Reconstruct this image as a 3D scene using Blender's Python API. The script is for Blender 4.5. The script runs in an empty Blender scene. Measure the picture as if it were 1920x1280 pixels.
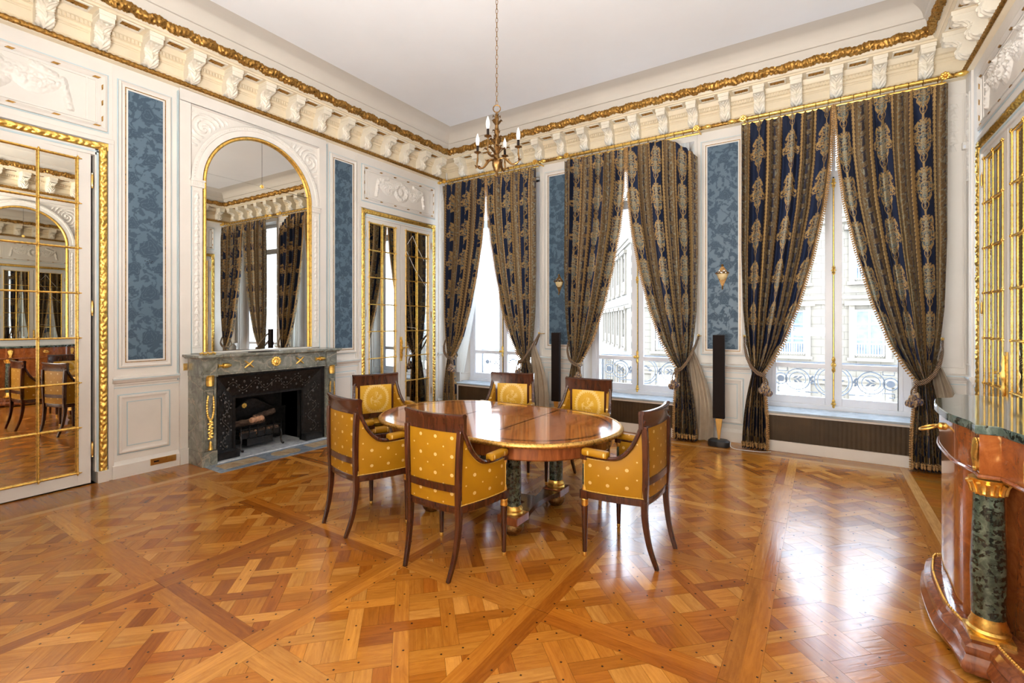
import bpy, bmesh, math, random
import numpy as np
from mathutils import Vector, Matrix
random.seed(7)
PI = math.pi
S = bpy.context.scene
COL = S.collection

# ------------------------------------------------------------------ camera, light, exposure
XL, XR, YW, YB, ZC = -5.855, 1.29, 6.774, -0.206, 4.82
cam_d = bpy.data.cameras.new('camera'); cam = bpy.data.objects.new('camera', cam_d); COL.objects.link(cam)
cam_d.sensor_width = 36; cam_d.lens = 893.7/1920*36; cam_d.shift_y = (603-640)/1920
cam_d.clip_start = 0.02; cam_d.clip_end = 300
cam.location = (0, 0, 1.55); cam.rotation_euler = (PI/2, 0, math.radians(32.97))
S.camera = cam
S.view_settings.view_transform = 'Standard'; S.view_settings.look = 'None'
S.view_settings.exposure = 1.22; S.view_settings.gamma = 1.0
S.view_settings.use_curve_mapping = False
cy = S.cycles
cy.use_denoising = True
cy.max_bounces = 9; cy.diffuse_bounces = 5; cy.glossy_bounces = 6; cy.transmission_bounces = 6; cy.transparent_max_bounces = 10
cy.sample_clamp_indirect = 6.0; cy.caustics_reflective = False; cy.caustics_refractive = False

world = bpy.data.worlds.new('world'); S.world = world; world.use_nodes = True
wn = world.node_tree.nodes; wl = world.node_tree.links
bg = wn['Background']
tc = wn.new('ShaderNodeTexCoord'); sp = wn.new('ShaderNodeSeparateXYZ'); rp = wn.new('ShaderNodeValToRGB')
wl.new(tc.outputs['Generated'], sp.inputs[0]); wl.new(sp.outputs['Z'], rp.inputs[0]); wl.new(rp.outputs[0], bg.inputs[0])
rp.color_ramp.elements[0].color = (0.76, 0.87, 1.0, 1); rp.color_ramp.elements[1].color = (0.62, 0.78, 1.0, 1)
bg.inputs[1].default_value = 6.5

def light(name, kind, loc, rot, energy, color=(1, 1, 1), size=1, size_y=None, portal=False):
    d = bpy.data.lights.new(name, kind); o = bpy.data.objects.new(name, d); COL.objects.link(o)
    o.location = loc; o.rotation_euler = rot; d.energy = energy; d.color = color
    if kind == 'AREA':
        d.shape = 'RECTANGLE'; d.size = size; d.size_y = size_y or size
        if portal: d.cycles.is_portal = True
    if kind == 'SUN': d.angle = math.radians(size)
    return o
# sun falls on the house across the street, from behind this building
light('sun', 'SUN', (0, -20, 30), (math.radians(48), 0, math.radians(-22)), 0.7, (1.0, 0.94, 0.85), 0.6)
WINX = [-4.69, -2.2825, 0.125]
for i, wx in enumerate(WINX):
    light('window_daylight', 'AREA', (wx, 7.34, 2.2), (-PI/2, 0, 0), 1, size=1.5, size_y=3.5, portal=True)
# added fill: unseen area lights in a made-up opening behind the camera
light('rear_fill_light', 'AREA', (-1.0, -0.75, 1.75), (PI/2, 0, 0), 16, (1.0, 0.9, 0.78), 3.2, 3.0)
light('rear_fill_uplight', 'AREA', (-0.75, -0.60, 1.3), (math.radians(165), 0, 0), 235, (0.985, 0.98, 0.965), 2.0, 0.8)

# ------------------------------------------------------------------ node helpers
class NT:
    def __init__(s, name):
        s.m = bpy.data.materials.new(name); s.m.use_nodes = True
        s.t = s.m.node_tree; s.b = s.t.nodes['Principled BSDF']; s.o = s.t.nodes['Material Output']
    def n(s, ty, **kw):
        x = s.t.nodes.new(ty)
        for k, v in kw.items(): setattr(x, k, v)
        return x
    def set(s, sock, v):
        if isinstance(v, bpy.types.NodeSocket): s.t.links.new(v, sock)
        elif isinstance(v, tuple) and len(v) == 3 and sock.type == 'RGBA': sock.default_value = (*v, 1)
        else: sock.default_value = v
    def math(s, op, a, b=0.0, c=0.0):
        x = s.n('ShaderNodeMath', operation=op)
        s.set(x.inputs[0], a); s.set(x.inputs[1], b); s.set(x.inputs[2], c); return x.outputs[0]
    def coord(s, kind='Object', scale=(1, 1, 1), loc=(0, 0, 0), rot=(0, 0, 0), vec=None):
        if vec is None: vec = s.n('ShaderNodeTexCoord').outputs[kind]
        mp = s.n('ShaderNodeMapping'); s.t.links.new(vec, mp.inputs[0])
        mp.inputs['Scale'].default_value = scale; mp.inputs['Location'].default_value = loc; mp.inputs['Rotation'].default_value = rot
        return mp.outputs[0]
    def noise(s, vec, scale=5, detail=4, rough=0.6, dist=0.0):
        x = s.n('ShaderNodeTexNoise'); s.set(x.inputs['Vector'], vec); x.inputs['Scale'].default_value = scale
        x.inputs['Detail'].default_value = detail; x.inputs['Roughness'].default_value = rough; x.inputs['Distortion'].default_value = dist
        return x.outputs['Fac']
    def voro(s, vec, scale=5, feature='F1', out='Distance', rand=1.0):
        x = s.n('ShaderNodeTexVoronoi', feature=feature); s.set(x.inputs['Vector'], vec); x.inputs['Scale'].default_value = scale
        x.inputs['Randomness'].default_value = rand
        return x.outputs[out]
    def ramp(s, f, stops, interp='LINEAR'):
        x = s.n('ShaderNodeValToRGB'); x.color_ramp.interpolation = interp; e = x.color_ramp.elements
        while len(e) > 1: e.remove(e[-1])
        e[0].position = stops[0][0]; e[0].color = (*stops[0][1], 1)
        for p, c in stops[1:]: q = e.new(p); q.color = (*c, 1)
        s.set(x.inputs[0], f); return x.outputs[0]
    def mix(s, f, a, b, mode='MIX'):
        x = s.n('ShaderNodeMix', data_type='RGBA', blend_type=mode)
        s.set(x.inputs[0], f); s.set(x.inputs[6], a); s.set(x.inputs[7], b); return x.outputs[2]
    def rng(s, v, a, b, c, d):
        x = s.n('ShaderNodeMapRange'); s.set(x.inputs[0], v)
        for i, k in enumerate((a, b, c, d)): x.inputs[i+1].default_value = k
        return x.outputs[0]
    def bump(s, h, strength=0.3, dist=0.01):
        x = s.n('ShaderNodeBump'); s.set(x.inputs['Height'], h); x.inputs['Strength'].default_value = strength; x.inputs['Distance'].default_value = dist
        s.t.links.new(x.outputs[0], s.b.inputs['Normal'])
    def attr(s, name, out='Color'):
        x = s.n('ShaderNodeAttribute', attribute_name=name); return x.outputs[out]
    def p(s, **kw):
        names = dict(color='Base Color', rough='Roughness', metal='Metallic', coat='Coat Weight', coatr='Coat Roughness', spec='Specular IOR Level',
                     sheen='Sheen Weight', trans='Transmission Weight', alpha='Alpha', sss='Subsurface Weight')
        for k, v in kw.items(): s.set(s.b.inputs[names[k]], v)
        return s

def sr(r, g, b):
    f = lambda c: (c/255/12.92) if c/255 <= 0.04045 else ((c/255+0.055)/1.055)**2.4
    return (f(r), f(g), f(b))

def simple(name, color, rough=0.5, metal=0.0, var=0.08, nscale=6, bump=0.0, bscale=60, **kw):
    m = NT(name); v = m.coord()
    f = m.noise(v, nscale, 4)
    dark = tuple(c*(1-var*2) for c in color); lite = tuple(min(1, c*(1+var)) for c in color)
    m.p(color=m.ramp(f, [(0.3, dark), (0.7, lite)]), rough=rough, metal=metal, **kw)
    if bump: m.bump(m.noise(v, bscale, 3), bump, 0.004)
    return m.m

def gold(name, color, rough, var, nscale=40, dark=0.35):
    m = NT(name); v = m.coord()
    f = m.noise(v, nscale, 5, 0.65)
    d = tuple(c*dark for c in color)
    m.p(color=m.ramp(f, [(0.30, d), (0.52, color), (0.8, tuple(min(1, c*1.15) for c in color))]), rough=m.rng(f, 0.3, 0.7, rough+0.18, rough), metal=1.0)
    m.bump(m.noise(v, nscale*2.5, 3), 0.25, 0.003)
    return m.m

M = {}
M['plaster'] = simple('plaster_white', (0.755, 0.715, 0.66), 0.42, var=0.025, nscale=2.5, bump=0.05)
M['ornament'] = simple('ornament_white', (0.79, 0.755, 0.70), 0.38, var=0.03, nscale=8, bump=0.1)
M['bracket'] = simple('bracket_cream', (0.83, 0.77, 0.65), 0.36, var=0.03, nscale=8, bump=0.1)
M['cornice'] = simple('cornice_cream', (0.80, 0.69, 0.51), 0.42, var=0.05, nscale=3, bump=0.08)
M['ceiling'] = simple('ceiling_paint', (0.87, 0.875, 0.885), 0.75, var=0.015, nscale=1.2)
M['cove'] = simple('cove_shade_tone', (0.60, 0.555, 0.49), 0.7, var=0.02, nscale=2)  # shade of the cove put into its colour, darker than the ceiling
M['blue_line'] = simple('pale_blue_paint', (0.50, 0.62, 0.66), 0.45, var=0.03)
M['gold'] = gold('bright_gilding', (0.95, 0.62, 0.16), 0.30, 0.2, 30, 0.5)
M['edge_gold'] = gold('worn_gilt_edge', (0.72, 0.42, 0.12), 0.36, 0.2, 60, 0.3)
M['iron_relief'] = simple('burnished_iron', (0.16, 0.15, 0.145), 0.35, 0.9, 0.2, 40)
M['old_gold'] = gold('dull_gilding', (0.48, 0.265, 0.07), 0.42, 0.3, 45, 0.22)
M['brass'] = simple('brass', (0.80, 0.52, 0.17), 0.28, 1.0, 0.1, 12)
M['bronze'] = gold('aged_bronze', (0.27, 0.15, 0.055), 0.42, 0.3, 60, 0.35)
M['black'] = simple('black_lacquer', (0.013, 0.008, 0.007), 0.75, var=0.1, spec=0.15)
M['black_plastic'] = simple('black_plastic', (0.012, 0.012, 0.013), 0.4, var=0.1)
M['steel'] = simple('brushed_steel', (0.55, 0.52, 0.48), 0.3, 1.0, 0.05, 30)
M['white_plastic'] = simple('white_plastic', (0.75, 0.73, 0.69), 0.4, var=0.02)
M['window_white'] = simple('window_white_paint', (0.78, 0.80, 0.86), 0.32, var=0.02, nscale=4)
M['soot'] = simple('sooty_brick', (0.012, 0.010, 0.009), 0.85, var=0.4, nscale=12, bump=0.5, bscale=25)
M['lining'] = simple('curtain_lining_cloth', (0.42, 0.34, 0.25), 0.9, var=0.08, nscale=5)
M['lampwhite'] = simple('opal_bulb', (0.88, 0.88, 0.86), 0.25, var=0.01)
M['sill'] = simple('sill_blue_grey_marble', (0.36, 0.42, 0.47), 0.18, var=0.15, nscale=7)
M['pipe'] = simple('painted_pipe', (0.72, 0.68, 0.61), 0.4, var=0.03)
M['rail_iron'] = simple('grey_painted_iron', (0.20, 0.22, 0.25), 0.5, var=0.08)

def mk_iron():
    m = NT('cast_iron'); v = m.coord()
    h = m.noise(v, 30, 5); w = m.voro(v, 34, 'SMOOTH_F1')
    m.p(color=m.ramp(h, [(0.3, (0.010, 0.009, 0.009)), (0.75, (0.03, 0.028, 0.027))]), rough=0.32, metal=0.5)
    m.bump(m.math('ADD', h, w), 0.35, 0.006); return m.m
M['iron'] = mk_iron()

def mk_mirror(name, tint, haze):
    m = NT(name); v = m.coord()
    f = m.noise(m.coord(scale=(1, 1, 6)), 2.2, 6, 0.7, 0.6)
    m.p(color=tint, metal=1.0, rough=m.rng(f, 0.52, 0.75, 0.004, haze)); return m.m
M['mirror'] = mk_mirror('mirror_silver', (0.82, 0.80, 0.74), 0.02)
M['old_mirror'] = mk_mirror('aged_mirror_silver', (0.76, 0.735, 0.67), 0.05)

def mk_glass():
    m = NT('window_glass'); t = m.t
    tr = m.n('ShaderNodeBsdfTransparent'); gl = m.n('ShaderNodeBsdfGlossy'); gl.inputs['Roughness'].default_value = 0.0
    fr = m.n('ShaderNodeFresnel'); fr.inputs[0].default_value = 1.45; mx = m.n('ShaderNodeMixShader')
    tr.inputs[0].default_value = (0.97, 0.98, 0.98, 1)
    gm = m.n('ShaderNodeNewGeometry'); t.links.new(m.math('MULTIPLY', fr.outputs[0], m.math('SUBTRACT', 1.0, gm.outputs['Backfacing'])), mx.inputs[0]); t.links.new(tr.outputs[0], mx.inputs[1]); t.links.new(gl.outputs[0], mx.inputs[2])
    t.links.new(mx.outputs[0], m.o.inputs[0]); return m.m
M['glass'] = mk_glass()

def mk_sheer():
    m = NT('sheer_voile'); t = m.t
    tr = m.n('ShaderNodeBsdfTransparent'); d = m.n('ShaderNodeBsdfTranslucent'); d2 = m.n('ShaderNodeBsdfDiffuse')
    d.inputs[0].default_value = (0.9, 0.89, 0.86, 1); d2.inputs[0].default_value = (0.85, 0.84, 0.8, 1)
    a = m.n('ShaderNodeMixShader'); a.inputs[0].default_value = 0.5; b = m.n('ShaderNodeMixShader'); b.inputs[0].default_value = 0.7
    t.links.new(d.outputs[0], a.inputs[1]); t.links.new(d2.outputs[0], a.inputs[2])
    t.links.new(tr.outputs[0], b.inputs[1]); t.links.new(a.outputs[0], b.inputs[2]); t.links.new(b.outputs[0], m.o.inputs[0]); return m.m
M['sheer'] = mk_sheer()

def mk_parquet():
    m = NT('oak_parquet')
    uv = m.n('ShaderNodeUVMap').outputs[0]
    base = m.attr('Col')
    g = m.noise(m.coord(vec=uv, scale=(1.6, 42, 1)), 1.6, 5, 0.62, 0.5)
    g2 = m.noise(m.coord(vec=uv, scale=(3.0, 16, 1)), 1.0, 4, 0.6, 2.6)
    ray = m.noise(m.coord(vec=uv, scale=(26, 5, 1)), 2.0, 3, 0.55, 1.0)
    k = m.math('ADD', m.math('MULTIPLY', g, 0.5), m.math('MULTIPLY', g2, 0.5))
    c1 = m.mix(m.rng(k, 0.36, 0.64, 0.0, 1.0), m.mix(0.45, base, (0.30, 0.12, 0.028), 'MULTIPLY'), base)
    c1 = m.mix(0.40, c1, m.ramp(m.math('FRACT', m.math('MULTIPLY', g2, 9.0)), [(0, (0.78, 0.70, 0.6)), (0.25, (1, 1, 1)), (1, (1, 1, 1))]), 'MULTIPLY')
    m.p(color=c1, rough=m.rng(ray, 0.35, 0.7, 0.16, 0.23), coat=0.12, coatr=0.10, spec=0.46)
    big = m.noise(m.coord('Object'), 2.2, 2)
    m.bump(m.math('ADD', m.math('MULTIPLY', g, 0.35), m.math('ADD', m.math('MULTIPLY', g2, 0.5), m.math('MULTIPLY', big, 1.4))), 0.26, 0.004)
    return m.m
M['parquet'] = mk_parquet()

def mk_wood(name, c0, c1, c2, rough=0.2, scale=(14, 14, 1.6), coat=0.6, burl=0.0):
    m = NT(name); v = m.coord(scale=scale)
    f = m.noise(v, 1.6, 6, 0.62, 1.4)
    if burl:
        w = m.noise(m.coord(), 9, 7, 0.7, 2.2); f = m.math('ADD', m.math('MULTIPLY', f, 1-burl), m.math('MULTIPLY', w, burl))
    m.p(color=m.ramp(f, [(0.28, c0), (0.5, c1), (0.74, c2)]), rough=rough, coat=coat, coatr=0.06)
    return m.m
M['mahogany'] = mk_wood('dark_mahogany', (0.022, 0.006, 0.003), (0.052, 0.014, 0.006), (0.10, 0.028, 0.010), 0.25, coat=0.3)
M['mahogany_red'] = mk_wood('red_mahogany', (0.12, 0.032, 0.010), (0.24, 0.068, 0.020), (0.36, 0.115, 0.034), 0.2)
M['table_wood'] = mk_wood('polished_table_veneer', (0.32, 0.085, 0.013), (0.52, 0.165, 0.026), (0.66, 0.25, 0.045), 0.10, (12, 1.4, 12), 1.0)
M['table_dark'] = mk_wood('ebony_inlay', (0.012, 0.006, 0.004), (0.03, 0.012, 0.006), (0.05, 0.02, 0.01), 0.12)
M['burl'] = mk_wood('burr_veneer', (0.13, 0.032, 0.010), (0.30, 0.085, 0.020), (0.48, 0.17, 0.045), 0.13, (5, 5, 1.2), 1.0, 0.5)

def mk_marble(name, stops, scale, vein=None, rough=0.18, breccia=False):
    m = NT(name); v = m.coord()
    wv = m.n('ShaderNodeVectorMath', operation='ADD'); nz = m.n('ShaderNodeTexNoise'); nz.inputs['Scale'].default_value = scale*0.6; nz.inputs['Detail'].default_value = 5
    m.set(nz.inputs['Vector'], v)
    sc = m.n('ShaderNodeVectorMath', operation='SCALE'); m.set(sc.inputs[0], nz.outputs['Color']); sc.inputs['Scale'].default_value = 0.18 if not breccia else 0.06
    m.set(wv.inputs[0], v); m.set(wv.inputs[1], sc.outputs[0])
    f = m.noise(wv.outputs[0], scale, 7, 0.68, 0.8)
    col = m.ramp(f, stops)
    if breccia:
        d = m.voro(wv.outputs[0], scale*2.4, 'F1', 'Color')
        x = m.n('ShaderNodeSeparateColor'); m.set(x.inputs[0], d)
        blot = m.math('MULTIPLY', m.rng(x.outputs[0], 0.50, 0.58, 0.0, 1.0), m.rng(m.noise(v, scale*3, 3), 0.42, 0.5, 0.15, 1.0))
        col = m.mix(blot, col, (0.012, 0.016, 0.012))
    if vein:
        e = m.voro(wv.outputs[0], scale*0.35, 'DISTANCE_TO_EDGE')
        col = m.mix(m.rng(e, 0.0, 0.02, 0.75, 0.0), col, vein)
    m.p(color=col, rough=rough, coat=0.2, coatr=0.05); return m.m
M['marble_grey'] = mk_marble('grey_green_marble', [(0.3, (0.10, 0.105, 0.085)), (0.5, (0.20, 0.205, 0.17)), (0.68, (0.34, 0.345, 0.30))], 9, (0.42, 0.36, 0.27), 0.22)
M['marble_green'] = mk_marble('dark_green_marble', [(0.3, (0.02, 0.032, 0.022)), (0.5, (0.065, 0.088, 0.062)), (0.7, (0.15, 0.19, 0.14))], 22, None, 0.16, True)
M['marble_top'] = mk_marble('green_grey_marble_slab', [(0.3, (0.035, 0.055, 0.045)), (0.52, (0.085, 0.115, 0.095)), (0.72, (0.19, 0.23, 0.2))], 16, None, 0.07, True)
M['hearth_blue'] = mk_marble('blue_grey_hearth_marble', [(0.3, (0.13, 0.16, 0.20)), (0.55, (0.24, 0.28, 0.33)), (0.75, (0.4, 0.43, 0.47))], 8, None, 0.15)
M['hearth_buff'] = mk_marble('buff_hearth_marble', [(0.3, (0.36, 0.22, 0.11)), (0.55, (0.52, 0.38, 0.23)), (0.75, (0.62, 0.52, 0.38))], 9, None, 0.15)
M['hearth_light'] = mk_marble('pale_hearth_marble', [(0.3, (0.30, 0.33, 0.36)), (0.5, (0.5, 0.52, 0.54)), (0.75, (0.7, 0.71, 0.72))], 12, None, 0.2)

def mk_yellow():
    # golden satin woven with a staggered grid of small pale rosettes (uv in metres)
    m = NT('golden_satin'); uv = m.n('ShaderNodeUVMap').outputs[0]
    x = m.n('ShaderNodeSeparateXYZ'); m.set(x.inputs[0], uv)
    def dots(off, big):
        P = 0.125
        a = m.math('SUBTRACT', m.math('FRACT', m.math('ADD', m.math('DIVIDE', x.outputs[0], P), off)), 0.5)
        b = m.math('SUBTRACT', m.math('FRACT', m.math('ADD', m.math('DIVIDE', x.outputs[1], P*0.9), off)), 0.5)
        r = m.math('SQRT', m.math('ADD', m.math('MULTIPLY', a, a), m.math('MULTIPLY', b, b)))
        if big: # ring with a centre
            return m.math('MAXIMUM', m.rng(m.math('ABSOLUTE', m.math('SUBTRACT', r, 0.065)), 0.022, 0.034, 1, 0), m.rng(r, 0.024, 0.036, 1, 0))
        return m.rng(r, 0.035, 0.05, 1, 0)
    d = m.math('MAXIMUM', dots(0.0, True), dots(0.5, False))
    weave = m.noise(m.coord(vec=uv, scale=(400, 60, 1)), 1, 2)
    base = m.ramp(m.noise(m.coord(vec=uv), 3, 3), [(0.3, (0.32, 0.145, 0.004)), (0.7, (0.39, 0.185, 0.006))])
    m.p(color=m.mix(m.math('MULTIPLY', d, 0.72), base, (0.80, 0.58, 0.24)), rough=0.45, spec=0.3)
    m.bump(m.math('ADD', m.math('MULTIPLY', weave, 0.3), m.noise(m.coord(vec=uv), 8, 2)), 0.12, 0.006); return m.m
M['yellow'] = mk_yellow()
def mk_wreath():
    # same satin with a woven laurel wreath; uv centred on the medallion, metres
    m = NT('golden_satin_with_wreath'); uv = m.n('ShaderNodeUVMap').outputs[0]
    x = m.n('ShaderNodeSeparateXYZ'); m.set(x.inputs[0], uv)
    r = m.math('SQRT', m.math('ADD', m.math('POWER', m.math('ABSOLUTE', x.outputs[0]), 2.0), m.math('POWER', m.math('ABSOLUTE', m.math('MULTIPLY', x.outputs[1], 0.85)), 2.0)))
    ang = m.math('ARCTAN2', x.outputs[1], x.outputs[0])
    w = m.math('ADD', m.math('MULTIPLY', m.math('SINE', m.math('MULTIPLY', ang, 34.0)), 0.006), 0.122)
    ring = m.rng(m.math('ABSOLUTE', m.math('SUBTRACT', r, w)), 0.010, 0.016, 1, 0)
    n = m.noise(m.coord(vec=uv), 30, 3, 0.6, 1.0)
    inner = m.math('MULTIPLY', m.rng(r, 0.058, 0.07, 1, 0), m.rng(n, 0.47, 0.53, 0, 1))
    d = m.math('MAXIMUM', ring, inner)
    base = m.ramp(m.noise(m.coord(vec=uv), 4, 3), [(0.3, (0.58, 0.31, 0.018)), (0.7, (0.68, 0.39, 0.035))])
    m.p(color=m.mix(m.math('MULTIPLY', d, 0.55), base, (0.84, 0.64, 0.28)), rough=0.36, spec=0.4)
    m.bump(m.noise(m.coord(vec=uv, scale=(1, 0.4, 1)), 16, 3), 0.25, 0.01); return m.m
M['wreath'] = mk_wreath()
M['braid'] = simple('gold_braid_trim', (0.62, 0.38, 0.07), 0.5, var=0.2, nscale=200)

def mk_damask():
    m = NT('blue_damask'); a = m.attr('pat', 'Fac'); v = m.coord()
    n = m.noise(v, 2.0, 3)
    bgc = m.mix(m.rng(n, 0.3, 0.7, 0, 1), (0.074, 0.130, 0.185), (0.092, 0.156, 0.216))
    col = m.mix(a, bgc, (0.044, 0.080, 0.120))
    m.p(color=col, rough=m.rng(a, 0, 1, 0.44, 0.62), sheen=0.15, spec=m.rng(a, 0, 1, 0.6, 0.35))
    m.bump(m.noise(m.coord(scale=(1, 1, 0.5)), 260, 2), 0.08, 0.001); return m.m
M['damask'] = mk_damask()
def mk_curtain():
    m = NT('navy_lampas_curtain'); c = m.attr('Col')
    uv = m.n('ShaderNodeUVMap').outputs[0]
    n = m.noise(m.coord(vec=uv, scale=(1, 1, 1)), 120, 3)
    m.p(color=m.mix(m.rng(n, 0.35, 0.65, 0.28, 0.0), c, (0.02, 0.02, 0.03)), rough=0.75, spec=0.2)
    m.bump(n, 0.15, 0.002)
    tl = m.n('ShaderNodeBsdfTranslucent'); m.set(tl.inputs[0], c); mx = m.n('ShaderNodeMixShader'); mx.inputs[0].default_value = 0.16
    m.t.links.new(m.b.outputs[0], mx.inputs[1]); m.t.links.new(tl.outputs[0], mx.inputs[2]); m.t.links.new(mx.outputs[0], m.o.inputs[0])
    return m.m
M['curtain'] = mk_curtain()
M['fringe'] = simple('fringe_gold_brown', (0.42, 0.24, 0.085), 0.7, var=0.35, nscale=60)
def mk_rope():
    m = NT('twisted_cord'); w = m.n('ShaderNodeTexWave'); w.inputs['Scale'].default_value = 22; w.inputs['Distortion'].default_value = 1.0
    m.set(w.inputs[0], m.coord(rot=(0.6, 0.7, 0.3)))
    m.p(color=m.ramp(w.outputs['Fac'], [(0.35, (0.02, 0.022, 0.05)), (0.5, (0.22, 0.125, 0.045)), (0.8, (0.34, 0.21, 0.085))]), rough=0.7); m.bump(w.outputs['Fac'], 0.6, 0.006); return m.m
M['rope'] = mk_rope()
def mk_tassel():
    m = NT('tassel_threads'); f = m.noise(m.coord(scale=(1, 1, 0.5)), 55, 3, 0.6)
    m.p(color=m.ramp(f, [(0.42, (0.03, 0.035, 0.09)), (0.52, (0.30, 0.19, 0.09)), (0.7, (0.55, 0.43, 0.28))]), rough=0.7); m.bump(f, 0.6, 0.006); return m.m
M['tassel'] = mk_tassel()
def mk_facade(name, base, joint, sc):
    m = NT(name); b = m.n('ShaderNodeTexBrick'); m.set(b.inputs['Vector'], m.coord(rot=(PI/2, 0, 0)))
    b.inputs['Scale'].default_value = sc; b.inputs['Color1'].default_value = (*base, 1); b.inputs['Color2'].default_value = (*[c*0.94 for c in base], 1)
    b.inputs['Mortar'].default_value = (*joint, 1); b.inputs['Mortar Size'].default_value = 0.012; b.inputs['Brick Width'].default_value = 0.9; b.inputs['Row Height'].default_value = 0.36
    m.p(color=b.outputs[0], rough=0.85); return m.m
M['limestone'] = mk_facade('limestone_blocks', (0.125, 0.105, 0.08), (0.058, 0.046, 0.034), 1.0)
M['stone_trim'] = simple('limestone_trim', (0.145, 0.12, 0.09), 0.8, var=0.05, nscale=2)
M['far_glass'] = simple('far_window_glass', (0.12, 0.15, 0.18), 0.15, var=0.3, nscale=1.5)
M['pavement'] = simple('street_paving', (0.30, 0.29, 0.28), 0.9, var=0.1)
M['grille_brown'] = simple('brown_metal_grille', (0.060, 0.034, 0.012), 0.55, 0.2, 0.2, 3)
def mk_log():
    m = NT('charred_log_bark'); f = m.noise(m.coord(scale=(10, 1.5, 10)), 3, 6, 0.7)
    m.p(color=m.ramp(f, [(0.3, (0.012, 0.009, 0.007)), (0.52, (0.07, 0.04, 0.025)), (0.75, (0.24, 0.15, 0.10))]), rough=0.85); m.bump(f, 0.8, 0.02); return m.m
M['log'] = mk_log()
M['log_cut'] = simple('pale_cut_wood', (0.62, 0.33, 0.19), 0.8, var=0.25, nscale=30)

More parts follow.
